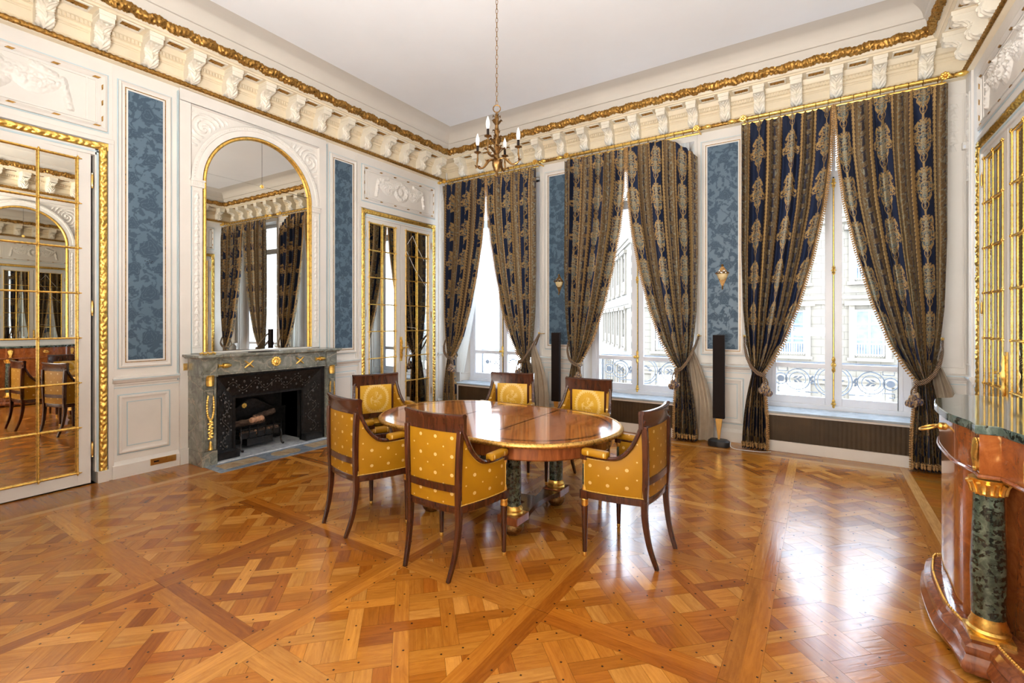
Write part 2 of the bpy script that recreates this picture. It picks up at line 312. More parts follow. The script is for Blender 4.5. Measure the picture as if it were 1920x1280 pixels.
# ------------------------------------------------------------------ mesh helpers
def tag(o, label=None, cat=None, group=None, kind=None):
    if label: o['label'] = label
    if cat: o['category'] = cat
    if group: o['group'] = group
    if kind: o['kind'] = kind
    return o
def empty(name, loc=(0, 0, 0), rz=0, parent=None):
    o = bpy.data.objects.new(name, None); COL.objects.link(o); o.location = loc; o.rotation_euler = (0, 0, rz)
    o.empty_display_size = 0.1
    if parent: o.parent = parent
    return o
def wloc(o):
    v = Vector((0, 0, 0))
    while o is not None: v = v + o.location; o = o.parent
    return v
class MB:
    def __init__(s): s.V = []; s.F = []; s.n = 0; s.uv = None
    def add(s, v, f):
        v = np.asarray(v, float).reshape(-1, 3); s.V.append(v); n = s.n
        s.F += [tuple(i+n for i in q) for q in f]; s.n += len(v); return s
    def box(s, a, b):
        x0, y0, z0 = a; x1, y1, z1 = b
        return s.add([(x0,y0,z0),(x1,y0,z0),(x1,y1,z0),(x0,y1,z0),(x0,y0,z1),(x1,y0,z1),(x1,y1,z1),(x0,y1,z1)],
                     [(0,3,2,1),(4,5,6,7),(0,1,5,4),(1,2,6,5),(2,3,7,6),(3,0,4,7)])
    def grid(s, P, cu=False, cv=False):
        P = np.asarray(P, float); m, n = P.shape[:2]; f = []
        for i in range(m if cu else m-1):
            i2 = (i+1) % m
            for j in range(n if cv else n-1):
                j2 = (j+1) % n; f.append((i*n+j, i2*n+j, i2*n+j2, i*n+j2))
        return s.add(P.reshape(-1, 3), f)
    def tube(s, pts, r, n=8, closed=False, cap=True, sq=None):
        P = [Vector(p) for p in pts]; m = len(P); R = r if hasattr(r, '__len__') else [r]*m
        rings = []; up = None
        for i in range(m):
            a = P[(i-1) % m] if (closed or i > 0) else P[i]; b = P[(i+1) % m] if (closed or i < m-1) else P[i]
            t = (b-a)
            if t.length < 1e-9: t = Vector((0, 0, 1))
            t.normalize()
            if up is None: up = Vector((0, 0, 1)) if abs(t.z) < 0.9 else Vector((0, 1, 0))
            x = t.cross(up)
            if x.length < 1e-4: x = t.orthogonal()
            x.normalize(); up = x.cross(t).normalized()
            rr = R[i]; ra, rb = rr if isinstance(rr, tuple) else (rr, rr)
            ring = []
            for k in range(n):
                th = 2*PI*k/n + (PI/n if n == 4 else 0); c, q = math.cos(th), math.sin(th)
                if n == 4: c *= 1.414; q *= 1.414
                ring.append(P[i] + x*(c*ra) + up*(q*rb))
            rings.append(ring)
        st = s.n; s.grid(rings, cu=closed, cv=True)
        if cap and not closed:
            s.F.append(tuple(st+k for k in range(n))[::-1]); s.F.append(tuple(st+(m-1)*n+k for k in range(n)))
        return s
    def lathe(s, prof, c=(0, 0, 0), n=20, axis='z', fn=None):
        P = []
        for r, z in prof:
            row = []
            for k in range(n):
                th = 2*PI*k/n; rr = r*(fn(th, z) if fn else 1)
                x, y = rr*math.cos(th), rr*math.sin(th)
                row.append((c[0]+x, c[1]+y, c[2]+z) if axis == 'z' else ((c[0]+z, c[1]+x, c[2]+y) if axis == 'x' else (c[0]+x, c[1]+z, c[2]+y)))
            P.append(row)
        st = s.n; s.grid(P, cv=True)
        s.F.append(tuple(st+k for k in range(n))); s.F.append(tuple(st+(len(prof)-1)*n+k for k in range(n)))
        return s
    def ball(s, c, r, n=8, m=6):
        ra = r if hasattr(r, '__len__') else (r, r, r); P = []
        for i in range(m+1):
            ph = PI*i/m
            P.append([(c[0]+ra[0]*math.sin(ph)*math.cos(2*PI*k/n), c[1]+ra[1]*math.sin(ph)*math.sin(2*PI*k/n), c[2]+ra[2]*math.cos(ph)) for k in range(n)])
        return s.grid(P, cv=True)
    def prism(s, poly, z0, z1, M3=None):
        n = len(poly); v = [(p[0], p[1], z0) for p in poly]+[(p[0], p[1], z1) for p in poly]
        if M3: v = [M3(*q) for q in v]
        return s.add(v, [tuple(range(n))[::-1], tuple(range(n, 2*n))]+[(i, (i+1) % n, n+(i+1) % n, n+i) for i in range(n)])
    def rings(s, levels, cap0=True, cap1=True):
        """levels: list of closed loops (same count) of 3D points"""
        st = s.n; n = len(levels[0]); s.grid(levels, cv=True)
        if cap0: s.F.append(tuple(st+k for k in range(n))[::-1])
        if cap1: s.F.append(tuple(st+(len(levels)-1)*n+k for k in range(n)))
        return s
    def frame(s, W, u0, u1, v0, v1, prof):
        L = []
        for o, d in prof: L.append([W(u0+o, v0+o, d), W(u1-o, v0+o, d), W(u1-o, v1-o, d), W(u0+o, v1-o, d)])
        return s.grid(L, cv=True)
    def slab(s, W, u0, u1, v0, v1, d0, d1):
        a = [W(u0,v0,d0),W(u1,v0,d0),W(u1,v1,d0),W(u0,v1,d0),W(u0,v0,d1),W(u1,v0,d1),W(u1,v1,d1),W(u0,v1,d1)]
        return s.add(a, [(0,3,2,1),(4,5,6,7),(0,1,5,4),(1,2,6,5),(2,3,7,6),(3,0,4,7)])
    def build(s, name, mat, parent=None, smooth=True, bevel=0, ang=38, uvf=None):
        V = np.concatenate(s.V) if s.V else np.zeros((0, 3))
        me = bpy.data.meshes.new(name)
        off = wloc(parent) if parent else Vector((0, 0, 0))
        me.from_pydata((V-np.array(off)).tolist(), [], s.F)
        bm = bmesh.new(); bm.from_mesh(me)
        bmesh.ops.remove_doubles(bm, verts=bm.verts, dist=1e-6)
        bmesh.ops.recalc_face_normals(bm, faces=bm.faces); bm.to_mesh(me); bm.free()
        if uvf is not None:
            ul = me.uv_layers.new(name='UVMap'); co = np.empty(len(me.vertices)*3); me.vertices.foreach_get('co', co); co = co.reshape(-1, 3)
            vi = np.empty(len(me.loops), int); me.loops.foreach_get('vertex_index', vi)
            ul.data.foreach_set('uv', np.asarray(uvf(co), float)[vi].ravel())
        me.materials.append(mat)
        if smooth:
            me.shade_smooth(); me.set_sharp_from_angle(angle=math.radians(ang))
        o = bpy.data.objects.new(name, me); COL.objects.link(o)
        if parent: o.parent = parent
        if bevel:
            b = o.modifiers.new('bevel', 'BEVEL'); b.width = bevel; b.segments = 2; b.limit_method = 'ANGLE'; b.angle_limit = math.radians(40)
        return o
def kids(o): return [c for c in bpy.data.objects if c.parent == o]
def copy_tree(o, parent=None):
    ch = [(c, kids(c)) for c in kids(o)] if parent is None else []
    c = o.copy(); COL.objects.link(c); c.parent = parent
    for a, gs in ch:
        a2 = a.copy(); COL.objects.link(a2); a2.parent = c
        for g in gs: g2 = g.copy(); COL.objects.link(g2); g2.parent = a2
    return c
def spline(pts, n):
    P = np.array(pts, float); m = len(P); out = []
    for i in range(m-1):
        p0 = P[max(i-1, 0)]; p1 = P[i]; p2 = P[i+1]; p3 = P[min(i+2, m-1)]
        for k in range(n):
            t = k/n; out.append(0.5*((2*p1)+(-p0+p2)*t+(2*p0-5*p1+4*p2-p3)*t*t+(-p0+3*p1-3*p2+p3)*t**3))
    out.append(P[-1]); return [tuple(q) for q in out]
def vnoise(x, y, seed=0):
    x = np.asarray(x, float); y = np.asarray(y, float)
    xi = np.floor(x).astype(np.int64); yi = np.floor(y).astype(np.int64); fx = x-xi; fy = y-yi
    def h(a, b):
        n = (a*374761393 + b*668265263 + seed*974634777) & 0x7fffffff
        n = ((n ^ (n >> 13))*1274126177) & 0x7fffffff
        return ((n ^ (n >> 16)) & 0xffff)/65535.0
    ux = fx*fx*(3-2*fx); uy = fy*fy*(3-2*fy)
    return (h(xi, yi)*(1-ux)+h(xi+1, yi)*ux)*(1-uy)+(h(xi, yi+1)*(1-ux)+h(xi+1, yi+1)*ux)*uy
def worley(x, y, seed=0):
    x = np.asarray(x, float); y = np.asarray(y, float); xi = np.floor(x).astype(np.int64); yi = np.floor(y).astype(np.int64)
    best = np.full(x.shape, 9.0)
    def h(a, b, s):
        n = (a*374761393 + b*668265263 + s*974634777) & 0x7fffffff
        n = ((n ^ (n >> 13))*1274126177) & 0x7fffffff
        return ((n ^ (n >> 16)) & 0xffff)/65535.0
    for dx in (-1, 0, 1):
        for dy in (-1, 0, 1):
            a = xi+dx; b = yi+dy; px = a+h(a, b, seed); py = b+h(a, b, seed+5)
            best = np.minimum(best, np.hypot(px-x, py-y))
    return best

WL = lambda u, v, d: (XL+d, u, v)
WW = lambda u, v, d: (u, YW-d, v)
WR = lambda u, v, d: (XR-d, u, v)

def fast_mesh(name, V, quads, mat, parent=None, col=None, fac=None, uv=None, smooth=True):
    """big numpy mesh: V (n,3), quads (m,4); col per vertex (n,3); uv per vertex"""
    me = bpy.data.meshes.new(name); off = np.array(wloc(parent)) if parent else 0
    V = np.asarray(V, float)-off
    me.vertices.add(len(V)); me.vertices.foreach_set('co', V.ravel())
    me.loops.add(quads.size); me.loops.foreach_set('vertex_index', quads.ravel().astype(np.int32))
    me.polygons.add(len(quads)); me.polygons.foreach_set('loop_start', np.arange(len(quads), dtype=np.int32)*4)
    if smooth: me.polygons.foreach_set('use_smooth', np.ones(len(quads), bool))
    me.update(calc_edges=True)
    if col is not None:
        a = me.color_attributes.new('Col', 'FLOAT_COLOR', 'POINT'); a.data.foreach_set('color', np.concatenate([col, np.ones((len(col), 1))], 1).ravel())
    if fac is not None:
        a = me.attributes.new('pat', 'FLOAT', 'POINT'); a.data.foreach_set('value', fac.ravel())
    if uv is not None:
        ul = me.uv_layers.new(name='UVMap'); ul.data.foreach_set('uv', np.asarray(uv, float)[quads.ravel()].ravel())
    me.materials.append(mat); me.validate()
    o = bpy.data.objects.new(name, me); COL.objects.link(o)
    if parent: o.parent = parent
    return o
def gquads(m, n):
    i, j = np.meshgrid(np.arange(m-1), np.arange(n-1), indexing='ij')
    a = (i*n+j).ravel(); return np.stack([a, a+n, a+n+1, a+1], 1)

# ------------------------------------------------------------------ floor: versailles parquet
def clip(poly, nx, ny, c):
    out = []
    for i in range(len(poly)):
        a = poly[i]; b = poly[(i+1) % len(poly)]
        da = a[0]*nx+a[1]*ny-c; db = b[0]*nx+b[1]*ny-c
        if da <= 0: out.append(a)
        if da*db < 0: t = da/(da-db); out.append((a[0]+(b[0]-a[0])*t, a[1]+(b[1]-a[1])*t))
    return out
def clip_rect(p, x0, x1, y0, y1):
    for nx, ny, c in ((1, 0, x1), (-1, 0, -x0), (0, 1, y1), (0, -1, -y0)):
        if len(p) < 3: return []
        p = clip(p, nx, ny, c)
    return p if len(p) > 2 else []
FV, FF, FC, FU = [], [], [], []
WOODS = [(0.50, 0.200, 0.026), (0.45, 0.165, 0.019), (0.39, 0.130, 0.013), (0.56, 0.25, 0.045), (0.47, 0.180, 0.022), (0.33, 0.100, 0.010)]
def plank(poly, dx, dy, col=None, shrink=0.0006, z=0.0):
    """poly list of xy, grain direction (dx,dy)"""
    if len(poly) < 3: return
    ar = sum(poly[i][0]*poly[(i+1) % len(poly)][1]-poly[(i+1) % len(poly)][0]*poly[i][1] for i in range(len(poly)))/2
    if abs(ar) < 2e-5: return
    if ar < 0: poly = poly[::-1]
    cx = sum(p[0] for p in poly)/len(poly); cy_ = sum(p[1] for p in poly)/len(poly)
    q = []
    for x, y in poly:
        L = math.hypot(x-cx, y-cy_) or 1; k = max(0, 1-shrink*1.4/L); q.append((cx+(x-cx)*k, cy_+(y-cy_)*k))
    if col is None:
        w = random.choice(WOODS); j = random.uniform(0.86, 1.12); col = tuple(min(1, c*j) for c in w)
    ou, ov = random.uniform(0, 50), random.uniform(0, 50); n = len(FV)
    for x, y in q: FV.append((x, y, z))
    FF.append(tuple(range(n, n+len(q)))); FC.append(col)
    FU.append([(x*dx+y*dy+ou, -x*dy+y*dx+ov) for x, y in q])
def peg(x, y):
    r = 0.0045
    plank([(x-r, y-r), (x+r, y-r), (x+r, y+r), (x-r, y+r)], 1, 0, (0.05, 0.018, 0.006), 0, 0.0004)
X0F, Y0F, SP = -5.28, -0.76, 0.996
FX0, FX1, FY0, FY1 = XL-0.3, XR+0.3, YB-0.2, YW+0.6
BX0, BX1, BY1 = -5.30, 0.70, 6.22
fw = 0.078
for ix in range(6):
    for iy in range(7):
        x0 = X0F+ix*SP; y0 = Y0F+iy*SP; x1 = x0+SP; y1 = y0+SP
        g = 0.0
        # frame boards (mitre free, butted)
        plank([(x0, y0), (x0+fw, y0), (x0+fw, y1), (x0, y1)], 0, 1)
        plank([(x1-fw, y0), (x1, y0), (x1, y1), (x1-fw, y1)], 0, 1)
        plank([(x0+fw, y0), (x1-fw, y0), (x1-fw, y0+fw), (x0+fw, y0+fw)], 1, 0)
        plank([(x0+fw, y1-fw), (x1-fw, y1-fw), (x1-fw, y1), (x0+fw, y1)], 1, 0)
        cxp, cyp = (x0+x1)/2, (y0+y1)/2; hh = SP/2-fw; q = hh*2*1.41421/5.0; wb = 0.076
        s2 = math.sqrt(0.5)
        def tow(a, b): return (cxp+(a-b)*s2, cyp+(a+b)*s2)
        def addp(a0, a1, b0, b1, dirn):
            p = [tow(a0, b0), tow(a1, b0), tow(a1, b1), tow(a0, b1)]
            p = clip_rect(p, x0+fw, x1-fw, y0+fw, y1-fw)
            if p: plank(p, *((s2, s2) if dirn == 0 else (-s2, s2)))
        R_ = range(-3, 4); Z = hh*1.4143
        cs = [k*q for k in R_]
        # bands running along b (fixed a) : cut where parity even ; bands along a : cut where odd
        for i in R_:
            cuts = [j for j in R_ if (i+j) % 2 == 0]
            edges = [-Z-0.2]
            for j in cuts: edges += [j*q-wb/2, j*q+wb/2]
            edges += [Z+0.2]
            for k in range(0, len(edges), 2): addp(i*q-wb/2, i*q+wb/2, edges[k], edges[k+1], 1)
            cuts = [j for j in R_ if (i+j) % 2 == 1]
            edges = [-Z-0.2]
            for j in cuts: edges += [j*q-wb/2, j*q+wb/2]
            edges += [Z+0.2]
            for k in range(0, len(edges), 2): addp(edges[k], edges[k+1], i*q-wb/2, i*q+wb/2, 0)
        for i in range(-4, 4):
            for j in range(-4, 4):
                a0, a1 = i*q+wb/2, (i+1)*q-wb/2; b0, b1 = j*q+wb/2, (j+1)*q-wb/2
                if (i+j) % 2: am = (a0+a1)/2; addp(a0, am, b0, b1, 1); addp(am, a1, b0, b1, 1)
                else: bm_ = (b0+b1)/2; addp(a0, a1, b0, bm_, 0); addp(a0, a1, bm_, b1, 0)
        for i in range(-2, 3):
            for j in range(-2, 3):
                for sx in (-1, 1):
                    e = 0.052
                    p = tow(i*q+(sx*e if (i+j) % 2 == 0 else 0.012*sx), j*q+(0.012*sx if (i+j) % 2 == 0 else sx*e))
                    if abs(p[0]-cxp) < hh-0.01 and abs(p[1]-cyp) < hh-0.01: peg(*p)
        for k in range(5):
            t = -0.4+0.2*k
            for sx in (-1, 1): peg(cxp+t, cyp+sx*(SP/2-fw+0.012)); peg(cxp+sx*(SP/2-fw+0.012), cyp+t)
# borders
XB, YBo = X0F+6*SP, Y0F+7*SP
def strip(x0, x1, y0, y1, along, L=1.4, col=None):
    if along == 'y':
        y = y0-random.uniform(0, L)
        while y < y1: plank(clip_rect([(x0, y), (x1, y), (x1, y+L), (x0, y+L)], x0, x1, y0, y1), 0, 1, col); y += L
    else:
        x = x0-random.uniform(0, L)
        while x < x1: plank(clip_rect([(x, y0), (x+L, y0), (x+L, y1), (x, y1)], x0, x1, y0, y1), 1, 0, col); x += L
lt = (0.64, 0.34, 0.11)
strip(X0F-0.075, X0F, Y0F, FY1, 'y', 1.8, lt)
strip(XB, XB+0.075, Y0F, FY1, 'y', 1.8, lt)
strip(X0F, XB, YBo, YBo+0.075, 'x', 1.8, lt)
y = Y0F
while y < FY1: # short boards running into the wall
    for xa, xb in ((FX0, X0F-0.075), (XB+0.075, FX1)):
        plank(clip_rect([(xa, y), (xb, y), (xb, y+0.11), (xa, y+0.11)], xa, xb, Y0F, FY1), 1, 0, tuple(c*random.uniform(.78, .95) for c in WOODS[1]))
    y += 0.11
k = 0
while YBo+0.075+k*0.09 < FY1:
    strip(X0F, XB, YBo+0.075+k*0.09, YBo+0.165+k*0.09, 'x', 1.3, None); k += 1
me = bpy.data.meshes.new('floor'); n0 = len(FV)
FV += [(FX0, Y0F, -0.002), (FX1, Y0F, -0.002), (FX1, FY1, -0.002), (FX0, FY1, -0.002)]; FF.append((n0, n0+1, n0+2, n0+3)); FC.append((0.05, 0.018, 0.006)); FU.append([(0, 0), (1, 0), (1, 1), (0, 1)])
me.from_pydata(FV, [], FF)
ca = me.color_attributes.new('Col', 'FLOAT_COLOR', 'CORNER'); ul = me.uv_layers.new(name='UVMap'); cc = []; uu = []
for f, c, u in zip(FF, FC, FU):
    for k in range(len(f)): cc += [c[0], c[1], c[2], 1]; uu += list(u[k])
ca.data.foreach_set('color', cc); ul.data.foreach_set('uv', uu)
me.materials.append(M['parquet']); fo = bpy.data.objects.new('floor', me); COL.objects.link(fo); tag(fo, kind='structure')
print('floor faces', len(FF))

# ------------------------------------------------------------------ walls and ceiling
def wall(name, W, u0, u1, v0, v1, holes, depth=0.4, mat='plaster'):
    us = sorted({u0, u1, *[h[0] for h in holes], *[h[1] for h in holes]}); vs = sorted({v0, v1, *[h[2] for h in holes], *[h[3] for h in holes]})
    mb = MB()
    inside = lambda u, v: any(h[0] < u < h[1] and h[2] < v < h[3] for h in holes)
    for i in range(len(us)-1):
        for j in range(len(vs)-1):
            if not inside((us[i]+us[i+1])/2, (vs[j]+vs[j+1])/2):
                mb.add([W(us[i], vs[j], 0), W(us[i+1], vs[j], 0), W(us[i+1], vs[j+1], 0), W(us[i], vs[j+1], 0)], [(0, 1, 2, 3)])
                mb.add([W(us[i], vs[j], -depth), W(us[i+1], vs[j], -depth), W(us[i+1], vs[j+1], -depth), W(us[i], vs[j+1], -depth)], [(0, 1, 2, 3)])
    for h in holes:
        a, b, c, d = h[:4]; e = h[4] if len(h) > 4 else 0
        mb.add([W(a, c, 0), W(b, c, 0), W(b, d, 0), W(a, d, 0), W(a+e, c, -depth), W(b-e, c, -depth), W(b-e, d-e*.3, -depth), W(a+e, d-e*.3, -depth)],
               [(0, 1, 5, 4), (1, 2, 6, 5), (2, 3, 7, 6), (3, 0, 4, 7)])
    mb.add([W(u0, v0, 0), W(u1, v0, 0), W(u1, v1, 0), W(u0, v1, 0), W(u0, v0, -depth), W(u1, v0, -depth), W(u1, v1, -depth), W(u0, v1, -depth)],
           [(0, 1, 5, 4), (1, 2, 6, 5), (2, 3, 7, 6), (3, 0, 4, 7)])
    return tag(mb.build(name, M[mat], smooth=False), kind='structure')
DC = 5.635; DC2 = 0.933; AC = 3.284         # door centres and arch centre along the side walls
wall_left = wall('wall_left', WL, YB, YW+0.4, 0, ZC+0.1, [(DC2-.74, DC2+.74, 0, 3.19), (DC-.74, DC+.74, 0, 3.19), (2.80, 3.77, 0, 0.75)])
wall_right = wall('wall_right', WR, YB, YW+0.4, 0, ZC+0.1, [(5.53-.74, 5.53+.74, 0, 3.19)])
wall_win = wall('wall_front', WW, XL, XR, 0, ZC+0.1, [(wx-.84, wx+.84, 0.46, 4.0, 0.13) for wx in WINX], depth=0.24)
wall_back = wall('wall_back', lambda u, v, d: (u, YB+d, v), XL-.4, XR+.4, 0, ZC+0.1, [(-2.5, 0.6, 0, 4.3)], 0.1)  # opening added to let the rear fill lights in
mb = MB(); mb.box((-4.8, -1.6, -.12), (.9, YB-.1, -.02)); mb.box((-4.8, -1.6, 4.8), (.9, YB-.1, 4.9)); mb.box((-4.9, -1.6, -.1), (-4.8, YB-.1, 4.9)); mb.box((.9, -1.6, -.1), (1.0, YB-.1, 4.9)); mb.box((-4.9, -1.7, -.1), (1.0, -1.6, 4.9)); mb.build('fill_light_shell', M['plaster'], wall_back, smooth=False)  # unseen box added behind the opening to keep the sun out
mb = MB(); mb.box((XL-.4, YB-.1, ZC), (XR+.4, YW+.4, ZC+.15)); ceiling = tag(mb.build('ceiling', M['ceiling'], smooth=False), kind='structure')
mb = MB()  # outer masonry round the windows, keeps sun and sky out
for a, b in zip([XL-.4]+[w+.72 for w in WINX], [w-.72 for w in WINX]+[XR+.4]): mb.box((a, 7.025, -3), (b, 7.34, 6))
for w in WINX: mb.box((w-.721, 7.025, -3), (w+.721, 7.341, .50)); mb.box((w-.721, 7.025, 3.93), (w+.721, 7.341, 6))
mb.build('outer_masonry', M['plaster'], wall_win, smooth=False)

# --- cove and cornice, swept round the room
def room_loop(prof, close_back=True):
    """prof (d,z) -> rings round the four walls"""
    return [[(XL+d, YB+d, z), (XR-d, YB+d, z), (XR-d, YW-d, z), (XL+d, YW-d, z)] for d, z in prof]
cor = empty('trim_1'); tag(cor, kind='structure')
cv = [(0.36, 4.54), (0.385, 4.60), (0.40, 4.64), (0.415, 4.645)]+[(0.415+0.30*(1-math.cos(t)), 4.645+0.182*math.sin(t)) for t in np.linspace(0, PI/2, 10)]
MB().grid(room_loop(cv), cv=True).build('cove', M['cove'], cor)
pr = [(0.0, 4.09), (0.035, 4.10), (0.045, 4.105), (0.045, 4.165), (0.03, 4.175), (0.02, 4.19), (0.02, 4.30), (0.035, 4.31), (0.035, 4.335), (0.05, 4.34), (0.05, 4.375), (0.075, 4.385), (0.09, 4.41), (0.10, 4.44), (0.29, 4.44), (0.29, 4.455), (0.30, 4.46), (0.315, 4.46), (0.33, 4.485), (0.33, 4.50), (0.345, 4.51), (0.36, 4.54)]
MB().grid(room_loop(pr), cv=True).build('cornice_moulding', M['cornice'], cor, ang=25)
def rope_loop(d0, z0, r, disp, seg=0.02, nr=10):
    mb = MB()
    corners = [(XL+d0, YB+d0), (XR-d0, YB+d0), (XR-d0, YW-d0), (XL+d0, YW-d0)]
    for i in range(1, 4):   # the wall behind the camera keeps its plain moulding
        a = np.array(corners[i]); b = np.array(corners[(i+1) % 4]); L = np.linalg.norm(b-a); t = (b-a)/L; n = np.array([-t[1], t[0]]); m = int(L/seg)
        sv, th = np.meshgrid(np.linspace(0, L, m+1), 2*PI*np.arange(nr+1)/nr*0.75-PI*0.60, indexing='ij')
        rr = r*disp(sv, th); ex = np.cos(th)*rr; ez = np.sin(th)*rr
        mit = np.zeros_like(sv); mit[0] = ex[0]; mit[-1] = -ex[-1]
        mb.grid(np.stack([a[0]+t[0]*(sv+mit)+n[0]*ex, a[1]+t[1]*(sv+mit)+n[1]*ex, z0+ez], -1))
    return mb
rope_loop(0.045, 4.135, 0.026, lambda s, th: 0.80+0.34*np.abs(np.sin(s*62+th*1.2)), 0.010, 6).build('twisted_bead', M['old_gold'], cor, ang=80)
gd = lambda s, th: 0.62+0.60*(1-np.clip(worley(s*30, th*2.4+3*np.floor(s*4), 3)*1.1, 0, 1))+0.16*np.sin(s*26+th)
rope_loop(0.345, 4.525, 0.050, gd, 0.008, 14).build('leaf_garland', M['old_gold'], cor, ang=70)
# modillion brackets, soffit coffers, dentils
def modillion(W):
    prof = spline([(0.02, 4.175), (0.09, 4.178), (0.135, 4.20), (0.145, 4.235), (0.128, 4.275), (0.135, 4.31), (0.18, 4.338), (0.235, 4.345), (0.262, 4.352)], 6)
    mb = MB(); w = 0.058
    pl = [(0.02, 4.175)]+prof[1:]+[(0.262, 4.442), (0.02, 4.442)]
    mb.add([W(-w, z, d) for d, z in pl]+[W(w, z, d) for d, z in pl], [tuple(range(len(pl))), tuple(range(len(pl), 2*len(pl)))[::-1]]+[(i, (i+1) % len(pl), len(pl)+(i+1) % len(pl), len(pl)+i) for i in range(len(pl))])
    # acanthus leaf lying on the scroll
    P = []; nP = len(prof)
    for i in range(1, nP-3):
        d, z = prof[i]; d2, z2 = prof[i+1]; tx, tz = d2-d, z2-z; L = math.hypot(tx, tz); nx, nz = tz/L, -tx/L; row = []
        for j in range(25):
            s = -1+j/12; ww = w*(0.98+0.13*abs(math.sin(i*.8)))
            lob = abs(math.sin(abs(s)*5.5-i*0.42))
            h = 0.002+0.020*(1-s*s*.8)*(0.15+0.85*lob)+0.008*math.exp(-(s*9)**2)
            if j in (0, 24): h = 0
            row.append(W(s*ww, z+nz*h, d+nx*h))
        P.append(row)
    mb.grid(P)
    mb.slab(W, -w-.006, w+.006, 4.40, 4.442, 0.02, 0.272)
    mb.slab(W, -w*.7, w*.7, 4.365, 4.39, 0.262, 0.266)
    return mb
def coffer(W):
    mb = MB(); P = []
    for i in range(13):
        row = []
        for j in range(7):
            u = -0.075+0.15*i/12; d = 0.155+0.08*j/6; h = 0.012*abs(math.sin(i*1.3)*math.cos(j*1.1+i*.4)) if 0 < i < 12 and 0 < j < 6 else 0
            row.append(W(u, 4.4395-h-0.002, d))
        P.append(row)
    mb.grid(P); return mb
def dentils(W):
    mb = MB()
    for k in range(9):
        u = -0.125+0.25*k/8; mb.slab(W, u-.0105, u+.0105, 4.341, 4.377, 0.045, 0.066)
    mb.slab(W, -.128, .128, 4.196, 4.205, .02, .028); mb.slab(W, -.128, .128, 4.285, 4.294, .02, .028); return mb
def cofframe(W):
    mb = MB(); ring = [(-.095, .115), (.095, .115), (.095, .262), (-.095, .262)]; rin = [(-.078, .15), (.078, .15), (.078, .24), (-.078, .24)]
    mb.grid([[W(u, 4.441, d) for u, d in ring], [W(u, 4.43, d) for u, d in [(a*.97, b) for a, b in ring]], [W(u, 4.43, d) for u, d in rin], [W(u, 4.4395, d) for u, d in rin]], cv=True); return mb
for wi, (rz, along, base) in enumerate([(0, 'y', (XL, None)), (0, 'x', (None, YW)), (0, 'y', (XR, None))]):
    if wi == 0: W = lambda u, v, d: (d, u, v); pos = [(XL, 6.419-.395*k, 0) for k in range(18)]
    elif wi == 1: W = lambda u, v, d: (u, -d, v); pos = [(0.935-.395*k, YW, 0) for k in range(17)]
    else: W = lambda u, v, d: (-d, u, v); pos = [(XR, 6.419-.395*k, 0) for k in range(18)]
    proto = [modillion(W).build('modillion', M['bracket'], cor, ang=60), coffer(W).build('gilded_coffer', M['old_gold'], cor), dentils(W).build('dentil_row', M['cornice'], cor), cofframe(W).build('coffer_frame', M['bracket'], cor)]
    for k, p in enumerate(pos):
        for q, o in enumerate(proto):
            if q > 0 and k == len(pos)-1: continue
            c = o if k == 0 else o.copy()
            if k: COL.objects.link(c)
            off = 0.1975 if q else 0
            c.location = (p[0]-(off if wi == 1 else 0), p[1]-(off if wi != 1 else 0), 0)

# --- raised ornament sheets
def relief(mb, W, u0, u1, v0, v1, height, mask, seed, cell=0.028, res=0.008, d0=0.0):
    nu = max(4, int(abs(u1-u0)/res)); nv = max(4, int((v1-v0)/res))
    U, V = np.meshgrid(np.linspace(u0, u1, nu), np.linspace(v0, v1, nv), indexing='ij')
    m = mask((U-(u0+u1)/2)/(u1-u0)*2, (V-(v0+v1)/2)/(v1-v0)*2, U-(u0+u1)/2, V-(v0+v1)/2)
    lf = 1-np.clip(worley(U/cell, V/cell, seed)*1.15, 0, 1)
    h = np.clip(m, 0, 1)*(0.35+0.9*lf)*height + np.where(m > 0, 0, -0.004)
    D = d0+h
    P = np.empty((nu, nv, 3))
    w0 = np.array(W(0, 0, 0)); eu = np.array(W(1, 0, 0))-w0; ev = np.array(W(0, 1, 0))-w0; ed = np.array(W(0, 0, 1))-w0
    P[:] = w0+U[..., None]*eu+V[..., None]*ev+D[..., None]*ed
    keep = m > -0.02
    idx = -np.ones((nu, nv), int); kk = np.zeros((nu, nv), bool)
    q = keep[:-1, :-1] | keep[1:, :-1] | keep[1:, 1:] | keep[:-1, 1:]
    for a, b in ((0, 0), (1, 0), (1, 1), (0, 1)): kk[a:nu-1+a, b:nv-1+b] |= q
    idx[kk] = np.arange(kk.sum()); ii, jj = np.nonzero(q)
    F = np.stack([idx[ii, jj], idx[ii+1, jj], idx[ii+1, jj+1], idx[ii, jj+1]], 1)
    return mb.add(P[kk], F.tolist())
def seg_d(x, y, ax, ay, bx, by):
    t = np.clip(((x-ax)*(bx-ax)+(y-ay)*(by-ay))/((bx-ax)**2+(by-ay)**2), 0, 1); return np.hypot(x-ax-t*(bx-ax), y-ay-t*(by-ay))
def swag_mask(x, y, U, V):
    out = np.full(x.shape, -1.0)
    for sgn in (-1, 1):
        xs = x*sgn                       # swag from centre wreath to side bow
        t = np.clip((xs-0.12)/0.60, 0, 1); cyv = 0.42-2.6*t*(1-t)*0.42-0.10*t
        w = 0.045+0.075*np.sin(PI*t)
        out = np.maximum(out, np.where((xs > .12) & (xs < .72), 1-np.abs(V-cyv*0.24)/w*1.0, -1))
        out = np.maximum(out, 1-seg_d(xs, V, .73, .09, .80, -.15)/0.05*np.where(V > -0.16, 1, 3))   # hanging tail
        out = np.maximum(out, 1-seg_d(xs, V, .66, .12, .42, .17)/0.035)                             # ribbon
    r = np.hypot(U/1.0, V-0.02); out = np.maximum(out, 1-np.abs(r-0.12)/0.05); out = np.maximum(out, 1-r/0.06)
    return out
